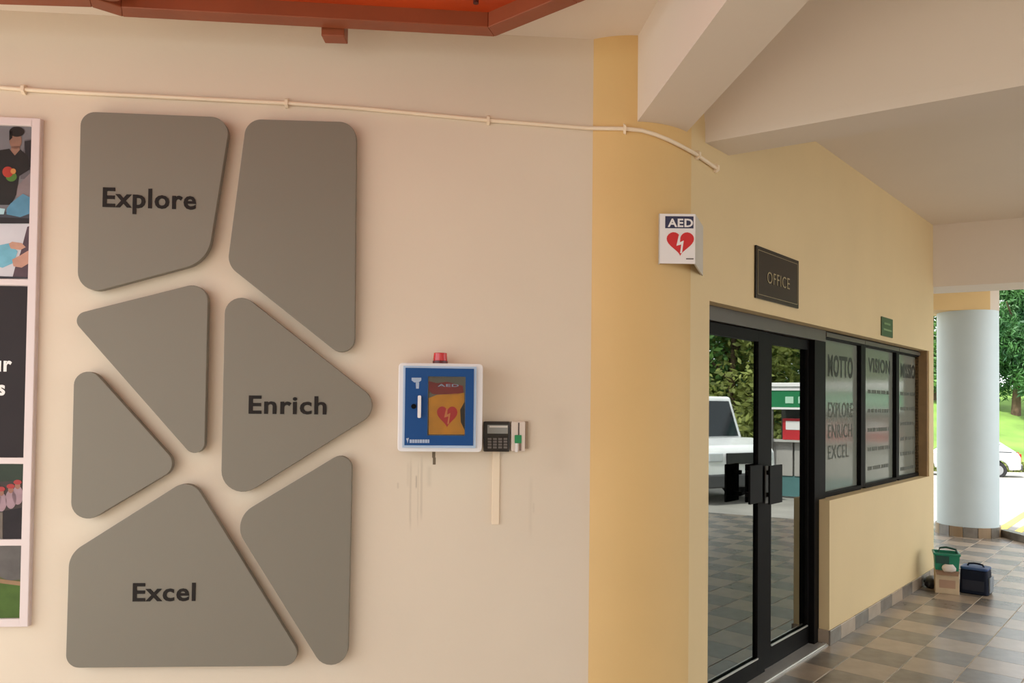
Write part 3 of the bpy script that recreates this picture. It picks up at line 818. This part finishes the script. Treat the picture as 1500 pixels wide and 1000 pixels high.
# ------------------------------------------------------------------ conduit across wall and column
cd = [(-260, 122), (-120, 125), (0, 128), (35, 131), (120, 136), (220, 141), (320, 146), (420, 151), (520, 158), (620, 167), (715, 176), (790, 182), (858, 187.5)]
path = [surf(x, y, .012) for x, y in cd] + [surf(x, y, .012) for x, y in ((885, 188), (915, 188.5), (940, 191), (960, 197), (980, 205), (1000, 215), (1018, 225), (1032, 234.5), (1050, 247))]
cn = thing('conduit', 'thin cream cable conduit running above the grey panels', 'conduit', W0, tuple(path[4]))
o = MB().tube(path, .0095, 10).build('tube', M_CONDUIT, cn); smooth_angle(o, 60)
for (x, y) in ((35, 131), (420, 151), (715, 176), (915, 188.5), (1022, 227), (1049, 246)):
    p = surf(x, y, .010); q = surf(x + 4, y + (.2 if x < 900 else 2.6), .010)
    d = (q - p).normalized()
    nrm = Vector((d.y, -d.x, 0)).normalized()
    if nrm.dot(p - ORG) > 0: nrm = -nrm
    b_ = MB(); c4 = []
    for s_ in (-1, 1):
        ring = [p + d * .007 * s_ + nrm * n_ + Vector((0, 0, z_)) for n_, z_ in ((-.010, -.022), (.002, -.022), (.016, -.012), (.016, .012), (.002, .022), (-.010, .022))]
        c4.append([tuple(v) for v in ring])
    b_.hexa(c4[0], c4[1]); b_.build('clip', M_CONDUIT, cn)

# ------------------------------------------------------------------ red tray on the ceiling
ZR = 3.235
def rp(x, y): 
    q = atz(x, y, ZR); return Vector((q.x, q.y))
e = [rp(0, 7), rp(135, 11), rp(180, 25), rp(725, 54), rp(847, 5)]
d0 = (e[0] - e[1]).normalized(); d4 = (e[4] - e[3]).normalized()
out = [e[0] + d0 * 1.2] + e[:] + [e[4] + d4 * .35, e[4] + d4 * .35 + Vector((.05, -1.0)), Vector((e[4].x - .35, e[4].y - 1.9)), Vector((e[0].x - .6, e[0].y - 1.9)), e[0] + d0 * 1.2 + Vector((-.05, -.9))]
cen = sum(out, Vector((0, 0))) / len(out)
def inset(pts, w):
    r = []; n = len(pts)
    for i in range(n):
        a = pts[i - 1]; p = pts[i]; b = pts[(i + 1) % n]
        d1 = (p - a).normalized(); d2 = (b - p).normalized()
        n1 = Vector((d1.y, -d1.x)); n2 = Vector((d2.y, -d2.x))
        m = (n1 + n2).normalized(); k = w / max(.35, m.dot(n1)); r.append(p + m * k)
    return r
inn = inset(out, .085)
if sum((p - cen).length for p in inn) > sum((p - cen).length for p in out): inn = inset(out, -.085)
tr = thing('ceiling_tray', 'red-orange painted tray hanging under the ceiling above the grey panels', 'ceiling tray', W0, (cen.x, cen.y, CEIL))
n = len(out)
for i in range(n):
    j = (i + 1) % n
    MB().prism_xy([tuple(out[i]), tuple(out[j]), tuple(inn[j]), tuple(inn[i])], ZR, CEIL - .002).build('rim', M_TRAYR, tr, bevel=.003, seg=1)
MB().prism_xy([tuple(p) for p in inn], CEIL - .05, CEIL - .004).build('panel', M_TRAY, tr)
a = rp(472, 46); b = rp(506, 47)
dd = Vector((0.0, 1)) 
MB().hexa([(a.x, a.y - .02, ZR - .028), (b.x, b.y - .02, ZR - .028), (b.x, b.y + .055, ZR - .028), (a.x, a.y + .055, ZR - .028)], [(a.x, a.y - .02, ZR + .05), (b.x, b.y - .02, ZR + .05), (b.x, b.y + .055, ZR + .05), (a.x, a.y + .055, ZR + .05)]).build('bracket', M_TRAYR, tr, bevel=.004)
a = rp(168, 4)
MB().cyl((a.x, a.y - .06), .05, ZR + .0, CEIL - .051, 20).build('boss', M_TRAYR, tr)
a = rp(697, 12)
MB().cyl((a.x, a.y), .012, ZR + .02, CEIL - .051, 10).build('screw', mat('rust_dark', (80, 24, 14), .6), tr)

# ------------------------------------------------------------------ AED flag sign on the column
sp = surf(967, 350, .004); se = surf(1030, 350, .004)
yF = sp.y - .015
def sgn(x, y):
    d = ray(x, y); q = ORG + d * yF; return q
p1 = sgn(966.5, 350); p2 = sgn(1018.5, 350)
zt = sgn(992, 313).z; zb = sgn(992, 386).z
FA = Frame(p1.x, p1.y, 0)
sg = thing('defibrillator_sign', 'white AED sign with a red heart on the yellow column', 'sign', FA, ((p2.x - p1.x) / 2, 0, zb))
wS = p2.x - p1.x
MB().box(0, wS, 0, .006, zb, zt).build('face', M_WHITE, sg, bevel=.001)
bk = (se.x - p1.x, se.y - p1.y)
MB().hexa([(wS, .0, zb), (wS, .0, zt), (wS - .006, .004, zt), (wS - .006, .004, zb)], [(bk[0] + .0, bk[1], zb - .012), (bk[0], bk[1], zt), (bk[0] - .008, bk[1] + .004, zt), (bk[0] - .008, bk[1] + .004, zb - .012)]).build('return_face', mat('grey_white_enamel', (200, 196, 190), .4), sg)
MB().box(-.004, .0, .0, .03, zb - .002, zt).build('edge_strip', M_ALU, sg)
def sq(x, y): q = sgn(x, y); return (q.x - p1.x, q.z)
a = sq(974.5, 316.5); b = sq(1019.5 - 5, 334.5)
NAVY = mat('navy_print', (48, 50, 82), .5)
MB().box(a[0], b[0] + .004, -.0012, 0, b[1], a[1]).build('title_block', NAVY, sg)
MB().text('AED', sq(978, 331)[0], sq(1015, 331)[0], sq(990, 332)[1], sq(990, 320)[1], -.002, bold=.03).build('lettering', M_WHITE, sg)
c_ = sq(996.5, 357.5)
MB().prism_xz(heart(c_[0], c_[1], sq(1017, 350)[0] - sq(977, 350)[0], sq(990, 340)[1] - sq(990, 375)[1]), -.0012, 0).build('heart', M_REDH, sg)
MB().prism_xz(bolt(c_[0] - .002, c_[1], .055, .085), -.002, -.0012).build('lightning_bolt', M_WHITE, sg)
a = sq(1005, 378); b = sq(1016, 380)
MB().box(a[0], b[0], -.0012, 0, b[1], a[1]).build('small_print', mat('grey_print', (120, 116, 116), .5), sg)

# ------------------------------------------------------------------ OFFICE plaque and small green plaque
a = WO.px(1108, 358.5, -.012); b = WO.px(1170, 452, -.012); zt_ = a[1]; zb_ = WO.px(1170, 452, -.012)[1]
pl = thing('office_plaque', 'black plaque lettered OFFICE above the glass door', 'sign', WO, ((a[0] + b[0]) / 2, 0, zb_))
MB().box(a[0], b[0], -.012, 0, zb_, zt_).build('plate', mat('black_acrylic', (24, 21, 15), .2, spec=.3), pl, bevel=.002)
M_GOLD = mat('gold_lettering', (150, 136, 98), .35, metal=.3)
MB().text('OFFICE', WO.px(1124, 405, -.014)[0], WO.px(1157, 415, -.014)[0], WO.px(1124, 414, -.014)[1], WO.px(1124, 396, -.014)[1], -.014).build('lettering', M_GOLD, pl)
bd = MB(); i_ = .022; t_ = .003
for (x0, x1, z0, z1) in ((a[0] + i_, b[0] - i_, zt_ - i_ - t_, zt_ - i_), (a[0] + i_, b[0] - i_, zb_ + i_, zb_ + i_ + t_), (a[0] + i_, a[0] + i_ + t_, zb_ + i_ + t_, zt_ - i_ - t_), (b[0] - i_ - t_, b[0] - i_, zb_ + i_ + t_, zt_ - i_ - t_)):
    bd.box(x0, x1, -.0135, -.012, z0, z1)
bd.build('border_line', M_GOLD, pl)
a = WO.px(1292, 463, -.01); b = WO.px(1308, 495, -.01)
gp = thing('safety_plaque', 'small dark green plaque above the office windows', 'sign', WO, ((a[0] + b[0]) / 2, 0, b[1]))
MB().box(a[0], b[0], -.01, 0, b[1], a[1]).build('plate', mat('plaque_green', (44, 74, 36), .35), gp, bevel=.002)
t_ = MB(); w_ = b[0] - a[0]; h_ = a[1] - b[1]
t_.box(a[0] + .2 * w_, a[0] + .75 * w_, -.0112, -.01, b[1] + .62 * h_, b[1] + .72 * h_).box(a[0] + .15 * w_, a[0] + .85 * w_, -.0112, -.01, b[1] + .3 * h_, b[1] + .4 * h_)
t_.build('small_print', mat('pale_green_print', (110, 140, 90), .5), gp)

# ------------------------------------------------------------------ things on the floor at the end of the wall
ca = atz(1370, 868, 0); cb = atz(1400, 868, 0)
wd = cb.x - ca.x; hz = .20
FB = Frame(ca.x, ca.y, math.radians(-25))
bx = thing('carton', 'small beige carton on the floor at the end of the office wall', 'box', FB, (wd / 2, .1, 0))
M_CARD = mat('beige_card', (196, 176, 146), .7, noise=.08, scale=14)
cbm = MB().box(0, wd, 0, .012, 0, hz).box(0, wd, .158, .17, 0, hz).box(0, .012, .012, .158, 0, hz).box(wd - .012, wd, .012, .158, 0, hz).box(.012, wd - .012, .012, .158, 0, .012)
cbm.build('carton_body', M_CARD, bx, bevel=.003)
MB().hexa([(0, 0, hz), (wd, 0, hz), (wd, .004, hz), (0, .004, hz)], [(.01, -.03, hz - .035), (wd - .01, -.03, hz - .035), (wd - .01, -.026, hz - .035), (.01, -.026, hz - .035)]).build('flap', mat('brown_card', (140, 112, 90), .7), bx)
MB().box(.03, wd - .03, -.0015, 0, .05, .12).build('carton_print', mat('dull_pink_print', (170, 138, 116), .7), bx)
# green basket standing in the carton
gb = thing('basket', 'green plastic basket standing in the beige carton', 'basket', FB, (wd / 2, .09, .0))
MG = mat('green_plastic', (24, 128, 98), .35, noise=.05)
MGD = mat('dark_green_plastic', (10, 66, 56), .4)
z0, z1 = .012, .345
bo = [(-.0 + .016, .02), (wd - .016, .02), (wd - .016, .15), (.016, .15)]; to = [(-.008, .0), (wd + .004, .0), (wd + .004, .17), (-.008, .17)]
t_ = MB(); th_ = .006
for i in range(4):
    j = (i + 1) % 4
    def sh_(p, q): 
        cxp, cyp = wd / 2, .09
        return (q[0] + (cxp - q[0]) * .09, q[1] + (cyp - q[1]) * .09)
    t_.hexa([(bo[i][0], bo[i][1], z0), (bo[j][0], bo[j][1], z0), (to[j][0], to[j][1], z1), (to[i][0], to[i][1], z1)],
            [sh_(0, bo[i]) + (z0,), sh_(0, bo[j]) + (z0,), sh_(0, to[j]) + (z1,), sh_(0, to[i]) + (z1,)])
t_.build('basket_body', MG, gb)
MB().box(-.014, wd + .010, -.008, .004, z1 - .014, z1 + .004).box(-.014, wd + .010, .168, .18, z1 - .014, z1 + .004).box(-.014, -.004, .004, .168, z1 - .014, z1 + .004).box(wd + .0, wd + .010, .004, .168, z1 - .014, z1 + .004).build('rim', MG, gb, bevel=.002)
MB().box(.005, .105, -.0105, -.0085, z1 - .085, z1 - .02).build('front_shade_panel', MGD, gb)
MB().tube([(.03, .085, z1), (.04, .085, z1 + .035), (wd * .5, .085, z1 + .045), (wd - .02, .085, z1 + .03), (wd - .01, .085, z1)], .009, 8).build('handle', MGD, gb)
# crumpled white cloth
cl = MB().sphere((.10, -.012, hz + .025), .045, (1.2, .4, .8), 2, .22)
o = cl.build('cloth', mat('white_cloth', (226, 218, 210), .8), None, off=Vector((.085, -.012, hz)), smooth=True, frame=FB)
tag(o, 'crumpled white cloth hanging over the front of the beige carton', 'cloth')
# navy bag
na = atz(1404, 867, 0); nb = atz(1442, 868, 0); nw = .225
FN = Frame(na.x, na.y, math.radians(-42))
nv_ = thing('cooler_bag', 'navy blue cooler bag on the tiles right of the carton', 'bag', FN, (nw / 2, .1, 0))
MN = mat('navy_nylon', (15, 22, 40), .6, noise=.12, scale=16, bump=.3, spec=.2)
MN2 = mat('slate_blue_nylon', (58, 82, 126), .5, spec=.3, noise=.1, scale=16)
b_ = MB().prism_xy(rounded([(0, 0), (nw, 0), (nw, .2), (0, .2)], .03, 5), .0, .205)
for v in b_.b.verts:
    if v.co.z > .1: v.co.x = nw / 2 + (v.co.x - nw / 2) * .93; v.co.y = .1 + (v.co.y - .1) * .93
b_.build('bag_body', MN, nv_, bevel=.008)
b_ = MB().prism_xy(rounded([(.006, .006), (nw - .006, .006), (nw - .006, .194), (.006, .194)], .03, 5), .2055, .228)
b_.build('lid', MN2, nv_, bevel=.008)
MB().tube([(.05, .1, .226), (.06, .1, .246), (.10, .1, .252), (nw - .1, .1, .252), (nw - .06, .1, .246), (nw - .05, .1, .226)], .008, 8).build('handle', MN, nv_)
MB().box(nw - .003, nw + .012, .03, .17, .02, .15).build('side_pocket', mat('grey_mesh', (130, 136, 142), .7), nv_, bevel=.006)
MB().box(.03, nw - .03, -.004, .0, .03, .12).build('front_pocket', mat('dark_navy_nylon', (16, 22, 40), .6), nv_, bevel=.003)
# low black rounded lump against the wall
kp_ = atz(1358, 866, 0)
FK = Frame(kp_.x, kp_.y, WO.a)
b_ = MB().sphere((0, .0, .045), .1, (1.2, .6, .55), 3, .07)
for v in b_.b.verts: v.co.z = max(v.co.z, 0.0)
o = b_.build('black_lump', mat('lump_black', (34, 33, 32), .35, bump=.6, bscale=18), None, off=Vector((0, 0, 0)), smooth=True, frame=FK)
o.location = WO.world(WO.loc(kp_).x + .22, -.078, 0)
tag(o, 'low black lump between the office wall and the carton', 'bag')

# ------------------------------------------------------------------ vehicles
M_TYRE = mat('tyre_rubber', (30, 30, 32), .8)
M_RIM = mat('wheel_rim', (165, 168, 172), .3, metal=.7)
M_AUTO = mat('vehicle_glass', (32, 38, 44), .08)
def car(label, body_m, loc, rot, L=4.1, W=1.7, H=1.45, kind='hatch', group=None):
    t = thing('car' if kind == 'hatch' else 'van', label, 'car' if kind == 'hatch' else 'van', W0, loc)
    t.rotation_euler = (0, 0, rot)
    def bd(mb, name, m, par=t, bevel=.0, seg=2): 
        return mb.build(name, m, par, off=Vector((0, 0, 0)), bevel=bevel, seg=seg)
    h = L / 2; g0 = .28; hb = .92 if kind == 'hatch' else 1.05
    wx = (-L * .31, L * .31); wr = .31 if kind == 'hatch' else .38
    def side(pts): return pts
    def arch(x): return [(x + (wr + .06) * math.cos(a), wr + (wr + .06) * math.sin(a)) for a in [math.pi * k / 8 for k in range(0, 9)]]
    if kind == 'hatch':
        up = [(h, .5), (h - .02, .72), (h - .35, .86), (h - 1.0, .94), (-h + .1, .98), (-h, .8), (-h, .35)]
        cabp = [(h - 1.0, .94), (h - 1.65, H), (-h + .75, H), (-h + .12, .98)]
    else:
        up = [(h, .55), (h - .02, .92), (h - .12, 1.04), (h - .6, 1.16), (-h, 1.16), (-h, .5)]
        cabp = [(h - .85, 1.14), (h - 1.05, H), (-h + .06, H), (-h + .02, 1.14)]
    low = [(-h, g0 + .07)] + [p for p in reversed(arch(wx[0]))] + [p for p in reversed(arch(wx[1]))] + [(h, g0 + .05)]
    low = [(x, max(z, g0)) for x, z in low]
    pts = low + up
    b = MB(); b.hexa([(x, -W / 2, z) for x, z in pts], [(x, W / 2, z) for x, z in pts])
    bd(b, 'body', body_m, bevel=.05, seg=3)
    cin = .16
    b = MB(); q0 = []; q1 = []
    for i, (x, z) in enumerate(cabp):
        ins = cin if z > 1.3 else .03
        q0.append((x, -W / 2 + ins, z)); q1.append((x, W / 2 - ins, z))
    b.hexa(q0, q1); cb_ = bd(b, 'cabin', body_m, bevel=.05, seg=3)
    # side windows, windscreen, rear window
    zb_ = cabp[0][1] + .04; zt_ = H - .09
    def lerp_side(p, q, z): 
        f = (z - p[1]) / (q[1] - p[1]); return p[0] + (q[0] - p[0]) * f
    xf0 = lerp_side(cabp[0], cabp[1], zb_) - .16; xf1 = lerp_side(cabp[0], cabp[1], zt_) - .10
    xr0 = lerp_side(cabp[3], cabp[2], zb_) + .16; xr1 = lerp_side(cabp[3], cabp[2], zt_) + .10
    xm = (xf0 + xr0) / 2
    for s in (-1, 1):
        def yy(z): return s * (W / 2 - .03 - (cin - .03) * (z - cabp[0][1]) / (H - cabp[0][1]) + .004)
        for (a0, a1, c0, c1) in ((xf0, xf1, xm + .04, xm + .04), (xm - .04, xm - .04, xr0, xr1)):
            w = MB(); w.hexa([(a0, yy(zb_), zb_), (a1, yy(zt_), zt_), (c1, yy(zt_), zt_), (c0, yy(zb_), zb_)], [(a0, yy(zb_) - s * .02, zb_), (a1, yy(zt_) - s * .02, zt_), (c1, yy(zt_) - s * .02, zt_), (c0, yy(zb_) - s * .02, zb_)])
            bd(w, 'window', M_AUTO, t)
    for (p, q, sx, nm) in ((cabp[0], cabp[1], 1, 'windscreen'), (cabp[3], cabp[2], -1, 'rear_window')):
        x0, x1 = lerp_side(p, q, zb_), lerp_side(p, q, zt_); wy0, wy1 = W / 2 - .14, W / 2 - .24
        w = MB(); w.hexa([(x0 + sx * .012, -wy0, zb_), (x0 + sx * .012, wy0, zb_), (x1 + sx * .012, wy1, zt_), (x1 + sx * .012, -wy1, zt_)], [(x0 - sx * .02, -wy0, zb_), (x0 - sx * .02, wy0, zb_), (x1 - sx * .02, wy1, zt_), (x1 - sx * .02, -wy1, zt_)])
        bd(w, nm, M_AUTO, t)
    for x in wx:
        for s in (-1, 1):
            y = s * (W / 2 - .11)
            w = MB(); w.tube([(x, y - .10, wr), (x, y + .10, wr)], wr, 24); wl = bd(w, 'wheel', M_TYRE, t, .02)
            w = MB(); w.tube([(x, y + s * .09, wr), (x, y + s * .108, wr)], wr * .62, 18); bd(w, 'rim', M_RIM, wl)
    zl = .72 if kind == 'hatch' else .86
    for s in (-1, 1):
        bd(MB().box(h - .10, h + .012, s * (W / 2 - .25) - .17, s * (W / 2 - .25) + .17, zl - .09, zl + .07), 'headlamp', mat('headlamp_glass', (205, 210, 215), .1), t, .02)
        bd(MB().box(-h - .012, -h + .08, s * (W / 2 - .15) - .10, s * (W / 2 - .15) + .10, zl - .05, zl + .22), 'tail_lamp', mat('tail_lamp_red', (190, 28, 28), .15), t, .015)
    bd(MB().box(h - .06, h + .06, -W / 2 + .05, W / 2 - .05, g0 + .03, g0 + .27), 'front_bumper', mat('bumper_grey', (70, 70, 72), .5) if kind != 'hatch' else body_m, t, .03)
    bd(MB().box(-h - .06, -h + .06, -W / 2 + .05, W / 2 - .05, g0 + .05, g0 + .25), 'rear_bumper', mat('bumper_grey', (70, 70, 72), .5), t, .03)
    bd(MB().box(h - .02, h + .02, -W * .22, W * .22, zl - .14, zl + .06), 'grille', mat('grille_black', (30, 30, 32), .4), t, .01)
    bd(MB().box(-h - .075, -h - .06, -.26, .26, g0 + .12, g0 + .23), 'number_plate', mat('plate_white', (210, 210, 205), .5), t)
    return t
M_SILV = mat('silver_car_paint', (205, 205, 206), .25, metal=.3, coat=.6)
M_WCAR = mat('white_car_paint', (235, 236, 238), .25, coat=.6)
gy = 30.0
cp = ORG + ray(1406, 690) * gy
car('silver hatchback car parked beyond the pale blue column', M_SILV, (cp.x, cp.y, ground_z(cp.x, cp.y)), math.radians(150), 3.9, 1.65, 1.42)
# white pickup mirrored in the left door glass
va = refl(1090, 700, 13.9); vb = refl(990, 700, 15.5)
dr = (va - vb); dr.z = 0; ang = math.atan2(dr.y, dr.x); dr.normalize(); cpt = va - dr * 2.5
car('white short-nosed van standing beyond the walkway, mirrored in the door', M_WCAR, (cpt.x, cpt.y, ground_z(0, cpt.y)), ang, 5.0, 1.8, 1.95, 'pickup')

# ------------------------------------------------------------------ green-roofed stall mirrored in the right door leaf and windows
ka = refl(1128, 720, 15.2); kb2 = refl(1345, 720, 14.0)
kd = kb2 - ka; kd.z = 0; KL = kd.length; KA = math.atan2(kd.y, kd.x)
FS = Frame(ka.x, ka.y, KA)
side = -1 if FS.loc(ORG).y < 0 else 1            # towards the walkway
st = thing('stall', 'green-roofed stall with a pale counter, mirrored in the door glass', 'stall', FS, (KL / 2, 0, -.15))
def SB(x0, x1, y0, y1, z0, z1):
    ya, yb = sorted((-side * y0 * -1, -side * y1 * -1)) if False else sorted((side * y0, side * y1))
    return MB().box(x0, x1, ya, yb, z0, z1)
SG = mat('stall_green', (28, 120, 74), .45)
SB(0, KL, -1.9, .1, 2.0, 2.08).build('roof', M_WHITE, st, bevel=.01)
SB(0, KL, .0, .06, 1.58, 1.999).build('fascia', SG, st, bevel=.004)
SB(0, KL, .06, .075, 1.93, 1.99).build('fascia_trim', M_WHITE, st)
SB(0, KL, .06, .075, 1.56, 1.60).build('fascia_trim', M_WHITE, st)
k = .35
while k < KL - .4:
    SB(k, k + .15, .06, .07, 1.68, 1.81).build('fascia_panel', mat('pale_green_panel', (176, 214, 190), .5), st); k += .24
SB(0, KL, -1.9, -1.84, -.15, 2.0).build('back_wall', mat('stall_dark', (44, 46, 40), .7), st)
for x in (0.05, KL * .33, KL * .66, KL - .12):
    SB(x, x + .07, -.02, .05, -.15, 1.58).build('post', M_GREYMETAL, st)
for i in range(6):
    x = .1 + i * (KL - .2) / 6
    SB(x, x + (KL - .2) / 6 - .03, -.25, -.1, .25, .92).build('counter_panel', mat('counter_grey', (176, 172, 168), .5), st, bevel=.01)
SB(.05, KL - .05, -.45, .0, .921, .96).build('counter_top', mat('counter_grey_top', (190, 188, 184), .4), st)
SB(.1, KL - .1, -.22, -.12, -.15, .249).build('counter_plinth', mat('teal_paint', (88, 130, 132), .5), st)
MRB = mat('crate_red', (190, 44, 52), .5)
ORD = ['first', 'second', 'third', 'fourth', 'fifth', 'sixth']
for i in range(6):
    x = .28 + i * .72
    if x > KL - .6: break
    w_, h_ = .38, (.42, .36, .46)[i % 3]
    tt = thing('crate', 'red crate standing on the stall counter, %s from the end nearest the van' % ORD[i], 'crate', FS, (x + w_ / 2, side * -.24, .961), 'red crates on the stall counter')
    SB(x, x + w_, -.40, -.08, .961, .961 + h_).build('crate_body', MRB, tt, bevel=.01)
    SB(x + .06, x + w_ - .06, -.08, -.074, .961 + .2, .961 + h_ - .05).build('crate_label', M_WHITE, tt)

# ------------------------------------------------------------------ trees
def crown_mesh(name, m, n, shape, leaf, droop=0.0, seed=1):
    rng = random.Random(seed); b = bmesh.new()
    blobs = []
    for k in range(16):
        a = rng.uniform(0, 6.283); zz = rng.uniform(.05, .95)
        rad = shape(zz) * rng.uniform(.35, .75)
        blobs.append((math.cos(a) * rad, math.sin(a) * rad, zz, rng.uniform(.35, .6) * shape(zz) + .25))
    for k in range(n):
        bx_, by_, bz_, br = rng.choice(blobs)
        u = Vector((rng.gauss(0, 1), rng.gauss(0, 1), rng.gauss(0, 1))).normalized() * br * rng.uniform(.55, 1.05)
        p = Vector((bx_ + u.x, by_ + u.y, bz_ * HT + u.z * 1.3))
        s = leaf * rng.uniform(.6, 1.4)
        a = Vector((rng.gauss(0, 1), rng.gauss(0, 1), rng.gauss(0, .6) - droop)).normalized() * s * (1 + droop)
        c = a.cross(Vector((rng.gauss(0, 1), rng.gauss(0, 1), rng.gauss(0, 1)))).normalized() * s * .5
        vs = [b.verts.new(p - a * .5), b.verts.new(p + c * .5), b.verts.new(p + a * .6), b.verts.new(p - c * .5)]
        b.faces.new(vs)
    me = bpy.data.meshes.new(name); b.to_mesh(me); b.free(); me.materials.append(m)
    return me
M_LEAF3 = leaf_mat('conifer_leaf', (40, 84, 50), (84, 132, 70))
HT = 6.0
sh1 = lambda z: 2.1 * math.sin(math.pi * (.15 + .75 * z)) + .2
sh2 = lambda z: 1.3 * (1.05 - z) + .35
CR = [crown_mesh('crown', M_LEAF, 15000, sh1, .20, 0, 3), crown_mesh('crown', M_LEAF2, 9000, sh1, .24, 0, 5), crown_mesh('crown', M_LEAF3, 22000, sh2, .12, .9, 7)]
def trunk_mesh():
    b = MB(); b.tube([(0, 0, 0), (.05, 0, 1.2), (-.03, .05, 2.6), (.04, 0, 5)], .2, 10, True, .06)
    for k in range(5):
        a = k * 1.3; z = 1.8 + .5 * k
        b.tube([(0, 0, z), (math.cos(a) * .7, math.sin(a) * .7, z + .7), (math.cos(a) * 1.3, math.sin(a) * 1.3, z + 1.1)], .07, 6, True, .02)
    me = bpy.data.meshes.new('trunk'); b.b.to_mesh(me); b.b.free(); me.materials.append(M_BARK); return me
TR = trunk_mesh()
def tree(x, y, z, kind, sc, label, group, low=1.3, mirrored=False):
    t = thing('tree', label, 'tree', W0, (x, y, z), group)
    t.scale = (sc, sc, sc); t.rotation_euler = (0, 0, random.uniform(0, 6))
    tk = bpy.data.objects.new('trunk', TR); C.objects.link(tk); tk.parent = t
    cw = bpy.data.objects.new('crown', CR[kind]); C.objects.link(cw); cw.parent = t; cw.location = (0, 0, low)
    return t
for (px, yy, k, sc, lab) in ((1366, 46, 0, 1.2, 'dense green tree on the bank, seen left of the pale blue column'), (1442, 52, 0, 1.25, 'tall dense tree on the bank mostly hidden by the pale blue column'), (1488, 43, 2, 1.3, 'slender tree with hanging foliage beside the pale blue column'), (1590, 52, 0, 1.2, 'rounded green tree behind the slender hanging one')):
    q = ORG + ray(px, 600) * yy
    zz = ground_z(0, 34) + (1.1 + (min(yy, 50) - 38) * .26)
    tree(q.x, q.y, zz - .15, k, sc, lab, 'trees on the grass bank', 1.3)
for (px, dp, k, sc, lab) in ((965, 26, 0, 1.2, 'dense green tree past the car park, left of the yellow-green one'), (1075, 24, 1, .95, 'low yellow-green bushy tree past the car park behind the van'), (1120, 31, 0, 1.45, 'tall green tree past the car park between van and stall'), (1225, 25, 0, 1.15, 'green tree past the car park just behind the stall'), (1320, 32, 0, 1.45, 'tall green tree past the car park behind the stall'), (1430, 26, 1, 1.2, 'yellow-green tree past the car park at the far end of the stall')):
    q = refl(px, 600, dp)
    tree(q.x, q.y, ground_z(0, q.y) - .05, k, sc, lab, 'trees past the car park', .2)
# low hedge and planting at the foot of the bank
hb = MB()
rng = random.Random(9)
for k in range(5000):
    x = rng.uniform(8, 36); y = 33.7 + rng.uniform(-.35, .35); z = ground_z(0, 34) + rng.uniform(0, .42)
    s = .1; a = Vector((rng.gauss(0, 1), rng.gauss(0, 1), rng.gauss(0, 1))).normalized() * s; c = a.cross(Vector((rng.gauss(0, 1), rng.gauss(0, 1), 1))).normalized() * s * .6
    p = Vector((x, y, z)); hb.b.faces.new([hb.b.verts.new(v) for v in (p - a, p + c, p + a, p - c)])
o = hb.build('undergrowth', M_LEAF2, None); tag(o, 'low planting along the foot of the grass bank', 'plants', kind='stuff')
